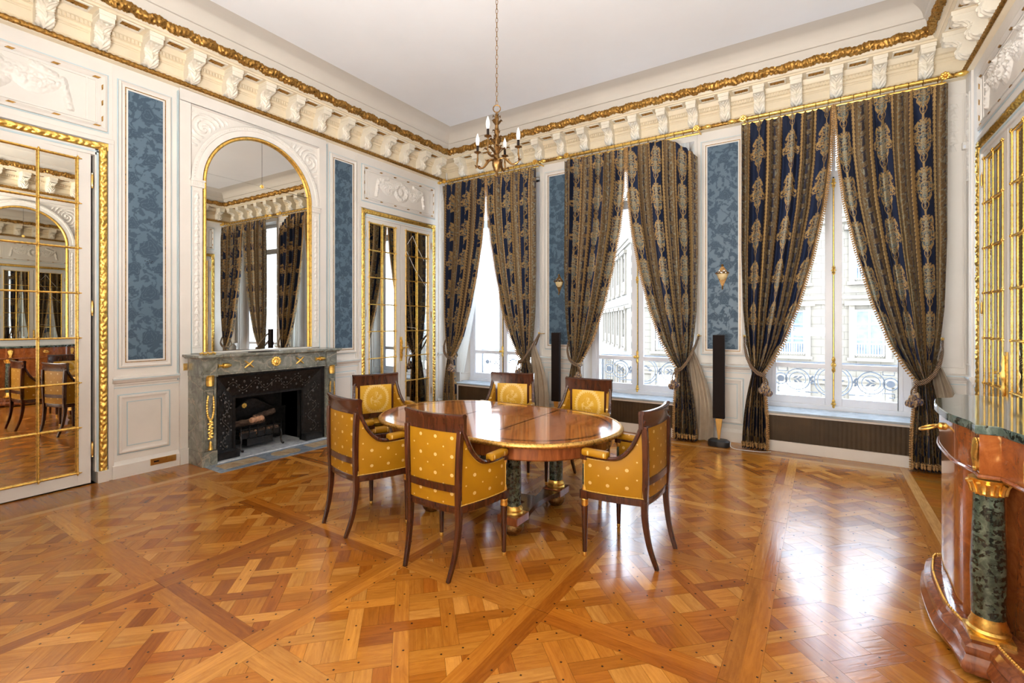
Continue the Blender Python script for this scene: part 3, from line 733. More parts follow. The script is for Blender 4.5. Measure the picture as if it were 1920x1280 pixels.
def husk_mask(x, y, U, V):
    k = (V*9) % 1.0; return 1-np.abs(U)/(0.012+0.045*(1-k)*np.where(np.abs(y) < 0.97, 1, 0))

DM = {}
def damask_panel(name, W, u0, u1, v0, v1, parent, seed):
    res = 0.0058; nu = int((u1-u0)/res); nv = int((v1-v0)/res)
    U, V = np.meshgrid(np.linspace(u0, u1, nu), np.linspace(v0, v1, nv), indexing='ij')
    u = (U-(u0+u1)/2); P = 0.46; wx = u+0.05*(vnoise(U*9, V*9, seed)-.5)+0.03*(vnoise(U*24, V*24, seed+1)-.5); wy = V+0.05*(vnoise(U*9+7, V*9, seed+2)-.5)+0.03*(vnoise(U*24+3, V*24, seed+3)-.5)
    pat = np.zeros_like(U)
    for (cx, off, R) in ((0.03, 0.0, .075), (-0.11, 0.24, .06), (0.13, 0.27, .055), (-0.13, .05, .04)):
        dx = wx-cx; dy = ((wy-off+P/2) % P)-P/2; r = np.hypot(dx, dy); th = np.arctan2(dy, dx)
        pet = R*(1+0.16*np.cos(5*th+off*20)); ins = r < pet
        line = (np.abs((r/R*2.6+0.35*np.sin(3*th)) % 1.0-.5) < .10) & (r > R*.2) & ins
        pat = np.where(ins, 1.0, pat); pat = np.where(line, 0.35, pat)
    lv = vnoise(wx*26, wy*26, seed+4)*.6+vnoise(wx*60, wy*60, seed+5)*.4
    pat = np.where((pat == 0) & (lv > .565), .9, pat)
    stem = np.abs(wx-0.10*np.sin(wy*2*PI/P)) < .0055; pat = np.where((pat == 0) & stem, .9, pat)
    w0 = np.array(W(0, 0, 0)); eu = np.array(W(1, 0, 0))-w0; ev = np.array(W(0, 1, 0))-w0; ed = np.array(W(0, 0, 1))-w0
    Pt = w0+U[..., None]*eu+V[..., None]*ev+0.012*ed
    Q = gquads(nu, nv)
    if np.dot(np.cross(eu, ev), ed) < 0: Q = Q[:, ::-1]
    return fast_mesh(name, Pt.reshape(-1, 3), Q, M['damask'], parent, fac=pat)

def fabric_panel(W, u0, u1, parent, seed, v0=1.09, v1=3.95, edge_gold=True):
    """moulded frame with stretched blue damask: (u0,u1) outer edge of the whole frame"""
    MB().frame(W, u0, u1, v0, v1, [(0, 0), (0, .018), (.014, .026), (.03, .012), (.035, .012), (.035, .014), (.052, .014)]).build('panel_frame', M['plaster'], parent, ang=25)
    MB().frame(W, u0-.012, u1+.012, v0-.012, v1+.012, [(0, .001), (0, .004), (.011, .004), (.011, .001)]).build('blue_fillet', M['blue_line'], parent, smooth=False)
    mb = MB()
    for a, b in ((.050, .058),):
        mb.frame(W, u0+a, u1-a, v0+a, v1-a, [(0, .012), (.001, .019), (b-a-.001, .019), (b-a, .012)])
    mb.build('gilt_bead', M['old_gold'], parent)
    MB().frame(W, u0+.058, u1-.058, v0+.058, v1-.058, [(0, .014), (.016, .016), (.018, .010)]).build('inner_slip', M['ornament'], parent, smooth=False)
    damask_panel('damask_cloth', W, u0+.074, u1-.074, v0+.074, v1-.074, parent, seed)

def dado(W, u0, u1, parent, panels=((None),), dd=0.0, base=True):
    """chair rail, base and framed dado panel between u0 and u1"""
    mb = MB()
    pf = [(dd, .915), (dd+.012, .92), (dd+.012, .935), (dd+.03, .945), (dd+.04, .965), (dd+.045, .97), (dd+.045, .985), (dd+.03, .992), (0, 1.0)]
    mb.grid([[W(u0, z, d), W(u1, z, d)] for d, z in pf]); mb.add([W(u0, z, d) for d, z in pf]+[W(u0, .915, 0)], [tuple(range(len(pf)+1))]); mb.add([W(u1, z, d) for d, z in pf]+[W(u1, .915, 0)], [tuple(range(len(pf)+1))])
    bz = [(dd+.001, .165), (dd+.010, .16), (dd+.022, .135), (dd+.03, .125), (dd+.03, 0)]
    if base:
        mb.grid([[W(u0, z, d), W(u1, z, d)] for d, z in bz]); mb.add([W(u0, z, d) for d, z in bz]+[W(u0, 0, 0), W(u0, .165, 0)], [tuple(range(7))]); mb.add([W(u1, z, d) for d, z in bz]+[W(u1, 0, 0), W(u1, .165, 0)], [tuple(range(7))])
    if dd > 0: mb.slab(W, u0, u1, 0.0, .93, 0, dd)
    mb.build('dado_rail_and_base', M['plaster'], parent, ang=30)
    MB().slab(W, u0, u1, .975, .984, dd+.044, dd+.0475).slab(W, u0, u1, .888, .896, dd, dd+.004).build('blue_fillet', M['blue_line'], parent, smooth=False)
def dado_panel(W, u0, u1, parent, dd=0.0, v0=.235, v1=.815):
    MB().frame(W, u0, u1, v0, v1, [(0, dd), (.004, dd+.014), (.02, dd+.018), (.045, dd+.006), (.07, dd+.003)]).build('dado_panel_moulding', M['plaster'], parent, ang=25)
    mb = MB(); mb.frame(W, u0-.010, u1+.010, v0-.010, v1+.010, [(0, dd+.0005), (0, dd+.003), (.010, dd+.003), (.010, dd+.0005)]); mb.frame(W, u0+.066, u1-.066, v0+.066, v1-.066, [(0, dd+.003), (.001, dd+.007), (.008, dd+.007), (.008, dd+.003)])
    mb.build('blue_fillet', M['blue_line'], parent, smooth=False)

def leaf_strip(path, r, seg_fn, nr=9):
    """half round gilded leaf moulding along polyline of (u,v) with outward depth"""
    mb = MB(); return mb
def door_surround(W, c, parent, flip=1):
    hw = 0.825
    # gilded garland up, over and down
    pts = [(c-hw+.037, .11), (c-hw+.037, 3.245), (c+hw-.037, 3.245), (c+hw-.037, .11)]
    mb = MB()
    for i in range(3):
        a = np.array(pts[i]); b = np.array(pts[i+1]); L = np.linalg.norm(b-a); t = (b-a)/L; n = np.array([-t[1], t[0]]); m = int(L/.011); P = []
        for k in range(m+1):
            s = L*k/m; row = []
            for j in range(11):
                q = -1+j/5; w = .034
                mit = 0
                if i > 0 and k == 0: mit = -q*w
                if i < 2 and k == m: mit = q*w
                if i == 0 and k == m: mit = q*w
                p = a+t*(s-mit if k == 0 else (s+(-1 if False else 1)*mit if k == m else s))*1.0
                p = a+t*s+n*q*w
                ph = (s/.058) % 1.0; side = math.cos(q*2.2)
                h = .008+.024*math.sqrt(max(0, 1-q*q))*(0.55+.45*abs(math.sin(ph*PI+abs(q)*1.7+.6*math.sin(s*31))))+.007*math.sin(s*150+q*7+2*math.sin(s*47))*math.cos(q*3+s*61)
                if j in (0, 10): h = .004
                row.append(W(p[0], p[1], h+.004))
            P.append(row)
        mb.grid(P)
    for (u, v) in ((c-hw+.037, 3.245), (c+hw-.037, 3.245)):
        mb.slab(W, u-.036, u+.036, v-.036, v+.036, .004, .022)
    mb.build('gilded_garland', M['gold'], parent, ang=70)
    mb = MB()
    for a, b in ((c-hw-.045, c-hw), (c+hw, c+hw+.045)):
        mb.slab(W, a, b, 0, 3.33, 0, .022)
    mb.slab(W, c-hw-.045, c+hw+.045, 3.285, 3.33, 0, .026)
    for a, b in ((c-hw, c-hw+.086), (c+hw-.086, c+hw)): mb.slab(W, a, b, 0, .11, 0, .045)
    for a, b in ((c-hw+.072, c-hw+.10), (c+hw-.10, c+hw-.072)): mb.slab(W, a, b, 0.11, 3.21, -.06, .012)
    mb.slab(W, c-hw+.07, c+hw-.07, 3.15, 3.21, -.06, .012)
    mb.build('door_casing', M['plaster'], parent, smooth=False, bevel=.003)
    mb = MB()
    for a, b in ((c-hw+.072, c-hw+.088), (c+hw-.088, c+hw-.072)): mb.slab(W, a, b, 0.11, 3.19, .012, .016)
    mb.slab(W, c-hw+.072, c+hw-.072, 3.178, 3.194, .012, .016)
    mb.build('blue_fillet', M['blue_line'], parent, smooth=False)

def door_leaf(parent, W, ua, ub, ncol_bounds, depth=0.0, hinge_side=1):
    """white leaf with aged mirror and gilded reeded bars. ua<ub"""
    f = MB(); g0, g1 = ncol_bounds[0], ncol_bounds[-1]
    f.slab(W, ua, g0, .012, 3.155, -.045, depth); f.slab(W, g1, ub, .012, 3.155, -.045, depth)
    f.slab(W, g0, g1, .012, .13, -.045, depth); f.slab(W, g0, g1, 3.085, 3.155, -.045, depth)
    leaf = f.build('leaf_frame', M['plaster'], parent, smooth=False, bevel=.003)
    MB().slab(W, g0, g1, .13, 3.085, -.03, depth-.012).build('mirror_glass', M['mirror'], parent, smooth=False)
    bars = []
    rib = lambda L: [(.0095 if i % 2 else .0072) for i in range(int(L/.014)+2)]
    mb = MB()
    for u in ncol_bounds:
        L = 3.085-.13; R = rib(L); n = len(R)
        mb.tube([W(u, .13+L*i/(n-1), depth+.004) for i in range(n)], R, 6)
    for k in range(8):
        v = 3.085-.4218*k if k < 7 else .13
        L = ncol_bounds[-1]-ncol_bounds[0]; R = rib(L); n = len(R)
        mb.tube([W(ncol_bounds[0]+L*i/(n-1), v, depth+.004) for i in range(n)], R, 6)
        for u in ncol_bounds:
            mb.ball(W(u, v, depth+.010), .013, 6, 4)
            for da in range(4): mb.ball(W(u+.016*math.cos(da*PI/2), v+.016*math.sin(da*PI/2), depth+.008), .008, 5, 3)
            if u == ncol_bounds[0]: mb.ball(W(u-.024, v, depth+.006), (.010, .010, .006), 5, 3)
            if u == ncol_bounds[-1]: mb.ball(W(u+.024, v, depth+.006), (.010, .010, .006), 5, 3)
    mb.build('glazing_bars', M['gold'], parent, ang=60)
    for v in (.33, 1.68, 2.90):
        h = MB(); uu_ = ub+.008 if hinge_side > 0 else ua-.008
        h.lathe([(.001, -.075), (.008, -.07), (.005, -.06), (.010, -.05), (.010, .05), (.005, .06), (.008, .07), (.001, .075)], W(uu_, v, depth+.008), 8)
        h.build('hinge', M['brass'], parent)
def bolt(mb, p, h):
    mb.lathe([(.004, -h), (.012, -h*.9), (.02, -h*.6), (.012, -h*.35), (.022, -h*.15), (.028, 0), (.022, h*.15), (.012, h*.35), (.02, h*.6), (.012, h*.9), (.004, h)], p, 8)

def two_leaf_door(name, W, c, parent_tag, ajar=0.0, handle=True):
    d = empty(name); tag(d, kind='structure')
    door_surround(W, c, d)
    if ajar == 0:
        door_leaf(d, W, c-.725, c-.012, [c-.67, c-.39, c-.11][:3], -.004, -1)
        door_leaf(d, W, c+.012, c+.725, [c+.11-.05, c+.34, c+.62+.0][:3], -.004, 1)
    return d
for nm, W, c in (('door_2', WL, DC), ('door_3', WR, 5.53)):
    d = empty(nm); tag(d, kind='structure')
    door_surround(W, c, d)
    for sg in (-1, 1):
        if W is WL and False: pass
        ua, ub = (c-.722, c-.006) if sg < 0 else (c+.006, c+.722)
        cb = [c-.66, c-.39, c-.115] if sg < 0 else [c+.115, c+.39, c+.66]
        door_leaf(d, W, ua, ub, cb, -.004, sg)
    mb = MB(); bolt(mb, W(c, 1.1, .02), .17); mb.slab(W, c-.022, c+.022, .90, 1.30, 0, .012); mb.tube([W(c, 1.12, .04), W(c+.09, 1.12, .05)], .008, 6); mb.ball(W(c+.10, 1.12, .05), .014)
    mb.build('espagnolette_handle', M['gold'], d)
    MB().slab(W, c-.74, c+.74, .001, 3.19, -.09, -.06).build('back_board', M['black'], d, smooth=False)
# door_1: its leaf stands slightly ajar
d1 = empty('door_1'); tag(d1, kind='structure')
door_surround(WL, DC2, d1)
MB().slab(WL, DC2-.74, DC2+.74, .001, 3.19, -.20, -.17).build('back_board', M['black'], d1, smooth=False)
hp = (XL-.004, DC2+.70); th = -math.radians(2.6)
def WA(u, v, d):     # u measured along the wall, swung about the hinge
    a = u-hp[1]; x = hp[0]+math.cos(th)*d+math.sin(th)*a; y = hp[1]+math.cos(th)*a-math.sin(th)*d
    return (x, y, v)
door_leaf(d1, WA, DC2+.0, DC2+.70, [DC2+.07, DC2+.33, DC2+.60], 0, 1)
door_leaf(d1, WL, DC2-.722, DC2-.006, [DC2-.62, DC2-.36, DC2-.09], -.004, -1)

# --- framing of the side walls
def overdoor(W, c, parent, seed):
    u0, u1, v0, v1 = c-.80, c+.82, 3.40, 3.945
    MB().frame(W, u0, u1, v0, v1, [(0, 0), (0, .016), (.02, .024), (.045, .008), (.05, .003)]).build('overdoor_moulding', M['plaster'], parent, ang=25)
    MB().frame(W, u0-.014, u1+.014, v0-.014, v1+.014, [(0, .001), (0, .004), (.012, .004), (.012, .001)]).build('blue_fillet', M['blue_line'], parent, smooth=False)
    mb = MB(); mb.frame(W, u0+.075, u1-.075, v0+.065, v1-.065, [(0, .002), (.003, .010), (.010, .010), (.013, .002)])
    for r_, ww in ((u0+.12, u0+.16), (u1-.16, u1-.12)): mb.slab(W, r_, r_+.012, v0+.07, v1-.07, .002, .008)
    mb.build('inner_moulding', M['ornament'], parent, smooth=False)
    mb = MB(); relief(mb, W, u0+.14, u1-.14, v0+.05, v1-.05, .034, swag_mask, seed, .03, .008, .001)
    mb.build('swag_relief', M['ornament'], parent, ang=60)
    mb = MB()
    nU = 6
    for k in range(nU):
        u = u0+.08+(u1-u0-.16)*k/(nU-1)
        for v, sl in ((v1-.04, -1), (v0+.04, 1)):
            mb.prism([(u-.035, v-.008), (u+.012, v-.010), (u+.035, v+.008), (u-.012, v+.010)], .004, .016, lambda a, b, c_: W(a, b, c_))
    for k in range(3):
        v = v0+.12+(v1-v0-.24)*k/2
        for u in (u0+.035, u1-.035): mb.prism([(u-.008, v-.035), (u+.010, v-.012), (u+.008, v+.035), (u-.010, v+.012)], .004, .016, lambda a, b, c_: W(a, b, c_))
    mb.build('gilt_ribbon_leaves', M['old_gold'], parent)
def stile_lines(W, us, parent, v0=1.0, v1=4.06, d=.006):
    mb = MB()
    for u in us: mb.slab(W, u-.004, u+.004, v0, v1, 0, d)
    mb.build('stile_bead', M['plaster'], parent, smooth=False)

def side_wall(W, root, doorcs, ac, seed):
    for k, c in enumerate(doorcs): overdoor(W, c, root, seed+k)
    for k, sg in enumerate((-1, 1)):
        a = ac+sg*(1.44) ; b = ac+sg*(.987)
        u0, u1 = min(a, b), max(a, b)
        fabric_panel(W, u0, u1, root, seed*3+k)
        dado(W, u0-.055, u1+(.075 if sg < 0 else .055), root); dado_panel(W, u0+.0, u1-.015, root)
    # projecting chimney breast pilasters
    mb = MB()
    for sg in (-1, 1):
        a, b = ac+sg*.91, ac+sg*.80; u0, u1 = min(a, b), max(a, b)
        mb.slab(W, u0, u1, 0.17, 3.96, 0, .028); mb.slab(W, u0-.004, u1+.004, 0, .17, 0, .05)
    mb.slab(W, ac-.91, ac+.91, 3.96, 4.09, 0, .028)
    mb.build('chimney_breast_border', M['plaster'], root, smooth=False, bevel=.003)
    mb = MB()
    for sg in (-1, 1):
        a = ac+sg*.925; mb.slab(W, a-.004, a+.004, .92, 4.05, 0, .03)
    mb.build('blue_fillet', M['blue_line'], root, smooth=False)
    # arch archivolt
    R = .649; zc = 3.13
    def arch(prof, v0=1.2, n=36):
        P = []
        for o, d in prof:
            r = R+o; row = [W(ac-r, v0, d)]+[W(ac-r*math.cos(PI*i/n), zc+r*math.sin(PI*i/n), d) for i in range(n+1)]+[W(ac+r, v0, d)]; P.append(row)
        return MB().grid(P)
    arch([(.036, .0), (.036, .034), (.055, .036), (.10, .030), (.105, .042), (.14, .042), (.15, .030)], zc).build('archivolt', M['ornament'], root, ang=25)
    mb = MB()
    for i in range(75):
        t = PI*i/74; r = R+.125; mb.ball(W(ac-r*math.cos(t), zc+r*math.sin(t), .042), .0085, 5, 4)
    mb.build('archivolt_beads', M['ornament'], root)
    mb = MB()
    for sg in (-1, 1):   # jamb pilasters with husk drops, impost blocks
        a, b = ac+sg*(R+.036), ac+sg*(R+.15); u0, u1 = min(a, b), max(a, b)
        mb.slab(W, u0, u1, 1.2, zc-.06, 0, .030); mb.frame(W, u0+.012, u1-.012, 1.26, zc-.12, [(0, .03), (.004, .038), (.012, .034)])
        mb.slab(W, u0-.01, u1+.012, zc-.085, zc, 0, .05); mb.slab(W, u0-.016, u1+.018, zc-.02, zc, 0, .06)
        for k in range(7): mb.slab(W, u0+.004+k*.016, u0+.013+k*.016, zc-.065, zc-.03, .05, .056)
    mb.build('arch_jamb', M['ornament'], root, smooth=False, bevel=.002)
    mb = MB()
    for sg in (-1, 1):
        a, b = ac+sg*(R+.055), ac+sg*(R+.13); u0, u1 = min(a, b), max(a, b)
        relief(mb, W, u0, u1, 1.28, zc-.14, .016, lambda x, y, U, V: 1-np.abs(U)/(0.006+0.028*(1-((V*14) % 1.0))), seed+9, .02, .006, .030)
        # spandrel scrollwork
    for sg in (-1, 1):
        a, b = ac+sg*.80, ac+sg*.40; u0, u1 = min(a, b), max(a, b)
        def sm(x, y, U, V, sg=sg, u0=u0, u1=u1):
            UU = U+(u0+u1)/2-ac; VV = V+(3.50+3.93)/2-zc; r = np.hypot(UU, VV)-R-.17
            inside = np.minimum(np.minimum(r, 0.02+0.78-np.abs(UU)), 3.91-zc-VV)
            s1 = 0.5+0.5*np.sin(18*np.hypot(UU-sg*.66, VV-.60)*6+np.arctan2(VV-.6, UU-sg*.66)*2)
            return np.where(inside > 0, np.minimum(inside*30, 1)*(s1-.35)*1.6, -1)
        relief(mb, W, u0, u1, 3.50, 3.93, .02, sm, seed+11, .03, .008, .001)
    mb.build('carved_scrollwork', M['ornament'], root, ang=60)
    mb = MB()
    for sg in (-1, 1):
        a, b = ac+sg*(.80), ac+sg*(R+.15); u0, u1 = min(a, b), max(a, b)
        mb.slab(W, u0-.001, u0+.008, 1.2, zc, 0, .032); mb.slab(W, u1-.004, u1+.001, 1.2, zc, 0, .032)
    mb.build('blue_fillet', M['blue_line'], root, smooth=False)
    # upper field frame
    MB().frame(W, ac-.80, ac+.80, 1.2, 3.955, [(0, .028), (.010, .012), (.014, .0)]).build('breast_frame', M['plaster'], root, smooth=False)
    # gilded mirror frame
    g = arch([(-.006, 0), (-.004, .03), (.006, .042), (.020, .042), (.030, .034), (.036, .012)], 1.2, 48)
    for i in range(130):
        t = PI*i/129; mb2 = None
    return g, arch, R, zc

def arched_mirror(name, W, ac, tilt, label, wallroot):
    g, arch, R, zc = side_wall_cache[name]
    t = empty(name, W(ac, 1.2, 0)); tag(t, label, 'mirror')
    g.build('gilded_frame', M['gold'], t, ang=40)
    mb = MB()
    for i in range(110):
        q = PI*i/109; mb.ball(W(ac-(R+.014)*math.cos(q), zc+(R+.014)*math.sin(q), .044), .006, 5, 3)
    for i in range(100):
        for sg in (-1, 1): mb.ball(W(ac+sg*(R+.014), 1.2+(zc-1.2)*i/100, .044), .006, 5, 3)
    mb.build('frame_beading', M['gold'], t)
    tt = -math.tan(tilt); jz = .10; a0 = math.asin(jz/R); n = 24
    xj = math.sqrt(R*R-jz*jz)
    arc_ = lambda t0, t1: [(-R*math.cos(t0+(t1-t0)*i/n), R*math.sin(t0+(t1-t0)*i/n)) for i in range(n+1)]
    lo = [(-R, 1.2-zc), (-R, 0)]+arc_(.001, a0)[1:]+[(-q[0], q[1]) for q in arc_(.001, a0)[1:]][::-1]+[(R, 0), (R, 1.2-zc)]
    g_ = .0012
    hl_ = arc_(a0, PI/2); hl_ = [(x-(g_ if i == n else 0), y+(g_ if i == 0 else 0)) for i, (x, y) in enumerate(hl_)]+[(-g_, jz+g_)]
    hr_ = [(-x, y) for x, y in hl_]
    for pl, nm in ((lo, 'lower_glass'), (hl_, 'upper_glass'), (hr_, 'upper_glass')):
        m2 = MB(); k = len(pl)
        m2.add([W(ac+x, zc+y, .014+x*tt) for x, y in pl]+[W(ac+x, zc+y, .001) for x, y in pl], [tuple(range(k)), tuple(range(k, 2*k))[::-1]]+[(i, (i+1) % k, k+(i+1) % k, k+i) for i in range(k)])
        m2.build(nm, M['old_mirror'], t, smooth=False)
    m2 = MB(); m2.slab(W, ac-xj, ac+xj, zc+jz-.001, zc+jz+.001, .010, .0135); m2.slab(W, ac-.0015, ac+.0015, zc+jz, zc+R-.004, .010, .0150); m2.build('glass_seam', M['black'], t, smooth=False)
    m2 = MB(); m2.ball(W(ac, zc+jz, .020), .012, 8, 6)
    for k in range(6): m2.ball(W(ac+.016*math.cos(k*PI/3), zc+jz+.016*math.sin(k*PI/3), .018), .008, 6, 4)
    m2.build('gilt_rosette', M['gold'], t)
    MB().slab(W, ac-R-.03, ac+R+.03, 1.1955, 1.21, 0, .05).build('bottom_rail', M['ornament'], t, smooth=False)
    return t
side_wall_cache = {}
side_wall_cache['mirror_over_fireplace'] = side_wall(WL, wall_left, (DC2, DC), AC, 11)
side_wall_cache['mirror_over_commode'] = side_wall(WR, wall_right, (5.53,), AC, 31)
am = arched_mirror('mirror_over_fireplace', WL, AC, math.radians(1.0), 'tall round-arched mirror in thin gilded frame above the grey marble fireplace', wall_left); am.name = 'arched_mirror'
am2 = arched_mirror('mirror_over_commode', WR, AC, 0, 'tall round-arched gilded mirror on the right wall above the marble-topped commode', wall_right); am2.name = 'arched_mirror'
# thin rod and knob seen hanging before the arched glass
stile_lines(WL, [1.80, 4.72, 4.745], wall_left); stile_lines(WR, [1.80, 4.72], wall_right)
# far strip of the side walls next to the window corner
for W, root in ((WL, wall_left), (WR, wall_right)):
    mb = MB(); mb.slab(W, 6.56, 6.765, .17, 4.09, 0, .02); mb.frame(W, 6.60, 6.74, 1.1, 3.9, [(0, .02), (.006, .03), (.018, .022)]); mb.build('corner_pilaster', M['plaster'], root, smooth=False, bevel=.002)
    dado(W, 6.52, 6.774, root)
# cable brackets / poles in the corner
mb = MB(); mb.tube([(XL+.07, YW-.07, 0.0), (XL+.07, YW-.07, 4.28)], .018, 10)
for z in (.5, 1.6, 2.24, 3.2): mb.lathe([(.024, -.02), (.024, .02)], (XL+.07, YW-.07, z), 10)
tag(mb.build('heating_pipe', M['pipe']), 'slim vertical white-painted pipe standing in the left window corner', 'pipe')

# --- window wall: piers with damask, dado, embrasures
for k, (a, b) in enumerate(((-3.955, -3.02), (-1.51, -.58))):
    c = (a+b)/2+.0
    c = (-3.486, -1.088)[k]
    fabric_panel(WW, c-.262, c+.262, wall_win, 51+k, 1.115, 3.955)
    dado(WW, c-.34, c+.34, wall_win, dd=.045); dado_panel(WW, c-.25, c+.25, wall_win, dd=.045)
    mb = MB()
    for sg in (-1, 1): mb.slab(WW, c+sg*.325-.012, c+sg*.325+.012, 1.0, 4.08, 0, .02)
    mb.build('pier_bead', M['plaster'], wall_win, smooth=False, bevel=.003)
mb = MB(); mb.slab(WW, 1.00, 1.012, 1.0, 4.08, 0, .015); mb.frame(WW, 1.06, 1.26, 1.06, 3.95, [(0, 0), (.004, .012), (.016, .004)]); mb.build('pier_bead', M['plaster'], wall_win, smooth=False)
dado(WW, .97, XR, wall_win, dd=.03)
mb = MB(); relief(mb, WW, 1.10, 1.23, 3.35, 3.85, .018, lambda x, y, U, V: 1-np.abs(U)/(0.012+0.045*(1-((V*8+.4) % 1.0))), 77, .03, .007, 0); mb.build('husk_drop', M['ornament'], wall_win)
for W, root in ((WL, wall_left), (WR, wall_right)):
    mb = MB(); relief(mb, W, 6.61, 6.73, 3.0, 3.9, .016, lambda x, y, U, V: 1-np.abs(U)/(0.010+0.04*(1-((V*8+.4) % 1.0))), 78, .03, .007, .02); mb.build('husk_drop', M['ornament'], root)

# marks left by removed sconces, cracks in one mirrored leaf
for (u, v) in ((2.08, 2.17), (4.47, 2.17)):
    mb = MB()
    for k, (a_, b_) in enumerate(((0, .0), (.02, .012), (.035, -.008), (-.018, .006), (.01, -.02), (.045, .005))): mb.ball(WL(u+a_, v+b_, .013), (.003, .006, .004), 6, 4)
    mb.build('wire_holes', M['black'], wall_left)
mb = MB()
for pts_ in ([(5.80, 2.86), (5.92, 3.02), (6.02, 2.86), (6.20, 2.62)], [(5.78, 2.74), (5.98, 2.45), (6.26, 2.16)], [(5.79, 1.46), (5.99, 1.44), (6.05, 1.39)]):
    mb.tube([WL(u, v, -.014) for u, v in pts_], .0022, 4)
mb.build('glass_crack', M['lampwhite'], bpy.data.objects['door_2'])
# ------------------------------------------------------------------ windows
def window(i, wx):
    w = empty('window_%d' % (i+1), (wx, 6.99, .5)); tag(w, kind='structure')
    Y0 = 6.96; Wn = lambda u, v, d: (wx+u, Y0-d, v)
    f = MB()
    hw, z0, z1 = .70, .49, 3.93
    for a, b in ((-hw-.03, -hw+.045), (hw-.045, hw+.03)): f.slab(Wn, a, b, z0, z1, -.06, .02)
    f.slab(Wn, -hw-.03, hw+.03, z0-.03, z0+.045, -.06, .045); f.slab(Wn, -hw, hw, 3.30, 3.37, -.06, .025); f.slab(Wn, -hw-.03, hw+.03, z1-.04, z1+.04, -.06, .02)
    f.slab(Wn, -.02, .02, 3.37, z1, -.05, .012)
    MB().box((wx-.80, YW-.001, .461), (wx+.80, 6.93, .482)).build('inner_sill', M['sill'], w, smooth=False)
    f.build('window_frame', M['window_white'], w, smooth=False, bevel=.004)
    for sg in (-1, 1):
        s_ = MB(); a, b = (-hw+.045, -.008) if sg < 0 else (.008, hw-.045)
        st = .085 if True else 0
        oi = (b-.075, b) if sg < 0 else (a, a+.075); oo = (a, a+.045) if sg < 0 else (b-.045, b)
        s_.slab(Wn, *oi, z0+.045, 3.30, -.035, .015); s_.slab(Wn, *oo, z0+.045, 3.30, -.035, .015)
        g0, g1 = (oo[1], oi[0]) if sg < 0 else (oi[1], oo[0])
        for v0, v1 in ((z0+.045, .625), (.975, 1.035), (3.24, 3.30)): s_.slab(Wn, g0, g1, v0, v1, -.035, .015)
        sash = s_.build('sash', M['window_white'], w, smooth=False, bevel=.004)
        for v0, v1 in ((.625, .975), (1.035, 3.24)):
            MB().slab(Wn, g0, g1, v0, v1, -.012, -.007).build('pane', M['glass'], sash, smooth=False)
        MB().lathe([(.007, -.04), (.007, .04)], Wn(sg*(hw-.045), .66, .022), 8).build('hinge', M['window_white'], sash)
    for sg in (-1, 1): MB().slab(Wn, *((-hw+.045, -.02) if sg < 0 else (.02, hw-.045)), 3.37, 3.89, -.012, -.007).build('pane', M['glass'], w, smooth=False)
    MB().slab(Wn, -.008, .008, .52, 3.30, -.03, .012).build('meeting_gap', M['black'], w, smooth=False)
    b = MB(); b.tube([Wn(0, .53, .03), Wn(0, 3.28, .03)], .006, 6)
    for v, h in ((.56, .055), (1.03, .10), (2.17, .055), (3.22, .06)): bolt(b, Wn(0, v, .035), h)
    b.ball(Wn(-.03 if i < 2 else .0, 1.03, .06), .022, 8, 6)
    b.build('cremone_bolt', M['gold'], w)
    return w
for i, wx in enumerate(WINX): window(i, wx)
mb = MB()   # moulded reveal panels
for wx in WINX:
    for sg in (-1, 1):
        We = lambda u, v, d: (wx+sg*(.84-.13*u/.24-d), YW+u, v)
        mb.frame(We, .03, .20, .60, 3.85, [(0, .0), (.004, .008), (.014, .010), (.022, .002)])
mb.build('reveal_moulding', M['plaster'], wall_win, smooth=False)
# radiator boxes with marble sill
for i, wx in enumerate(WINX):
    r = empty('radiator_cover', (wx, 6.64, 0)); nm = ('left-hand', 'middle', 'right-hand')[i]
    tag(r, ('white radiator casing with brown grille under the left window, partly behind chairs', 'white radiator casing with brown grille under the middle window, behind the table',
            'white radiator casing with brown grille under the right window, fully visible')[i], 'radiator cover', 'radiator casings below the windows')
    f = MB(); yf = 6.52; x0, x1 = wx-.725, wx+.725
    f.box((x0, yf, 0), (x1, yf+.02, .125)); f.box((x0, yf, .43), (x1, yf+.02, .455)); f.box((x0, yf, .125), (x0+.045, yf+.02, .43)); f.box((x1-.045, yf, .125), (x1, yf+.02, .43))
    f.box((x0, yf+.02, 0), (x0+.02, YW-.002, .455)); f.box((x1-.02, yf+.02, 0), (x1, YW-.002, .455))
    f.build('casing', M['plaster'], r, smooth=False, bevel=.003)
    P = []
    for k in range(161):
        x = x0+.04+(x1-x0-.08)*k/160; d = .0025*abs(math.sin(k*PI/5))
        P.append([(x, yf+.018-d, .122), (x, yf+.018-d, .432)])
    MB().grid(P).build('grille', M['grille_brown'], r)
    MB().box((x0+.01, yf+.03, .01), (x1-.01, yf+.035, .44)).build('casing_back', M['black'], r, smooth=False)
    MB().box((x0-.015, yf-.02, .456), (x1+.015, YW-.002, .482)).build('marble_sill', M['sill'], r, smooth=False, bevel=.004)

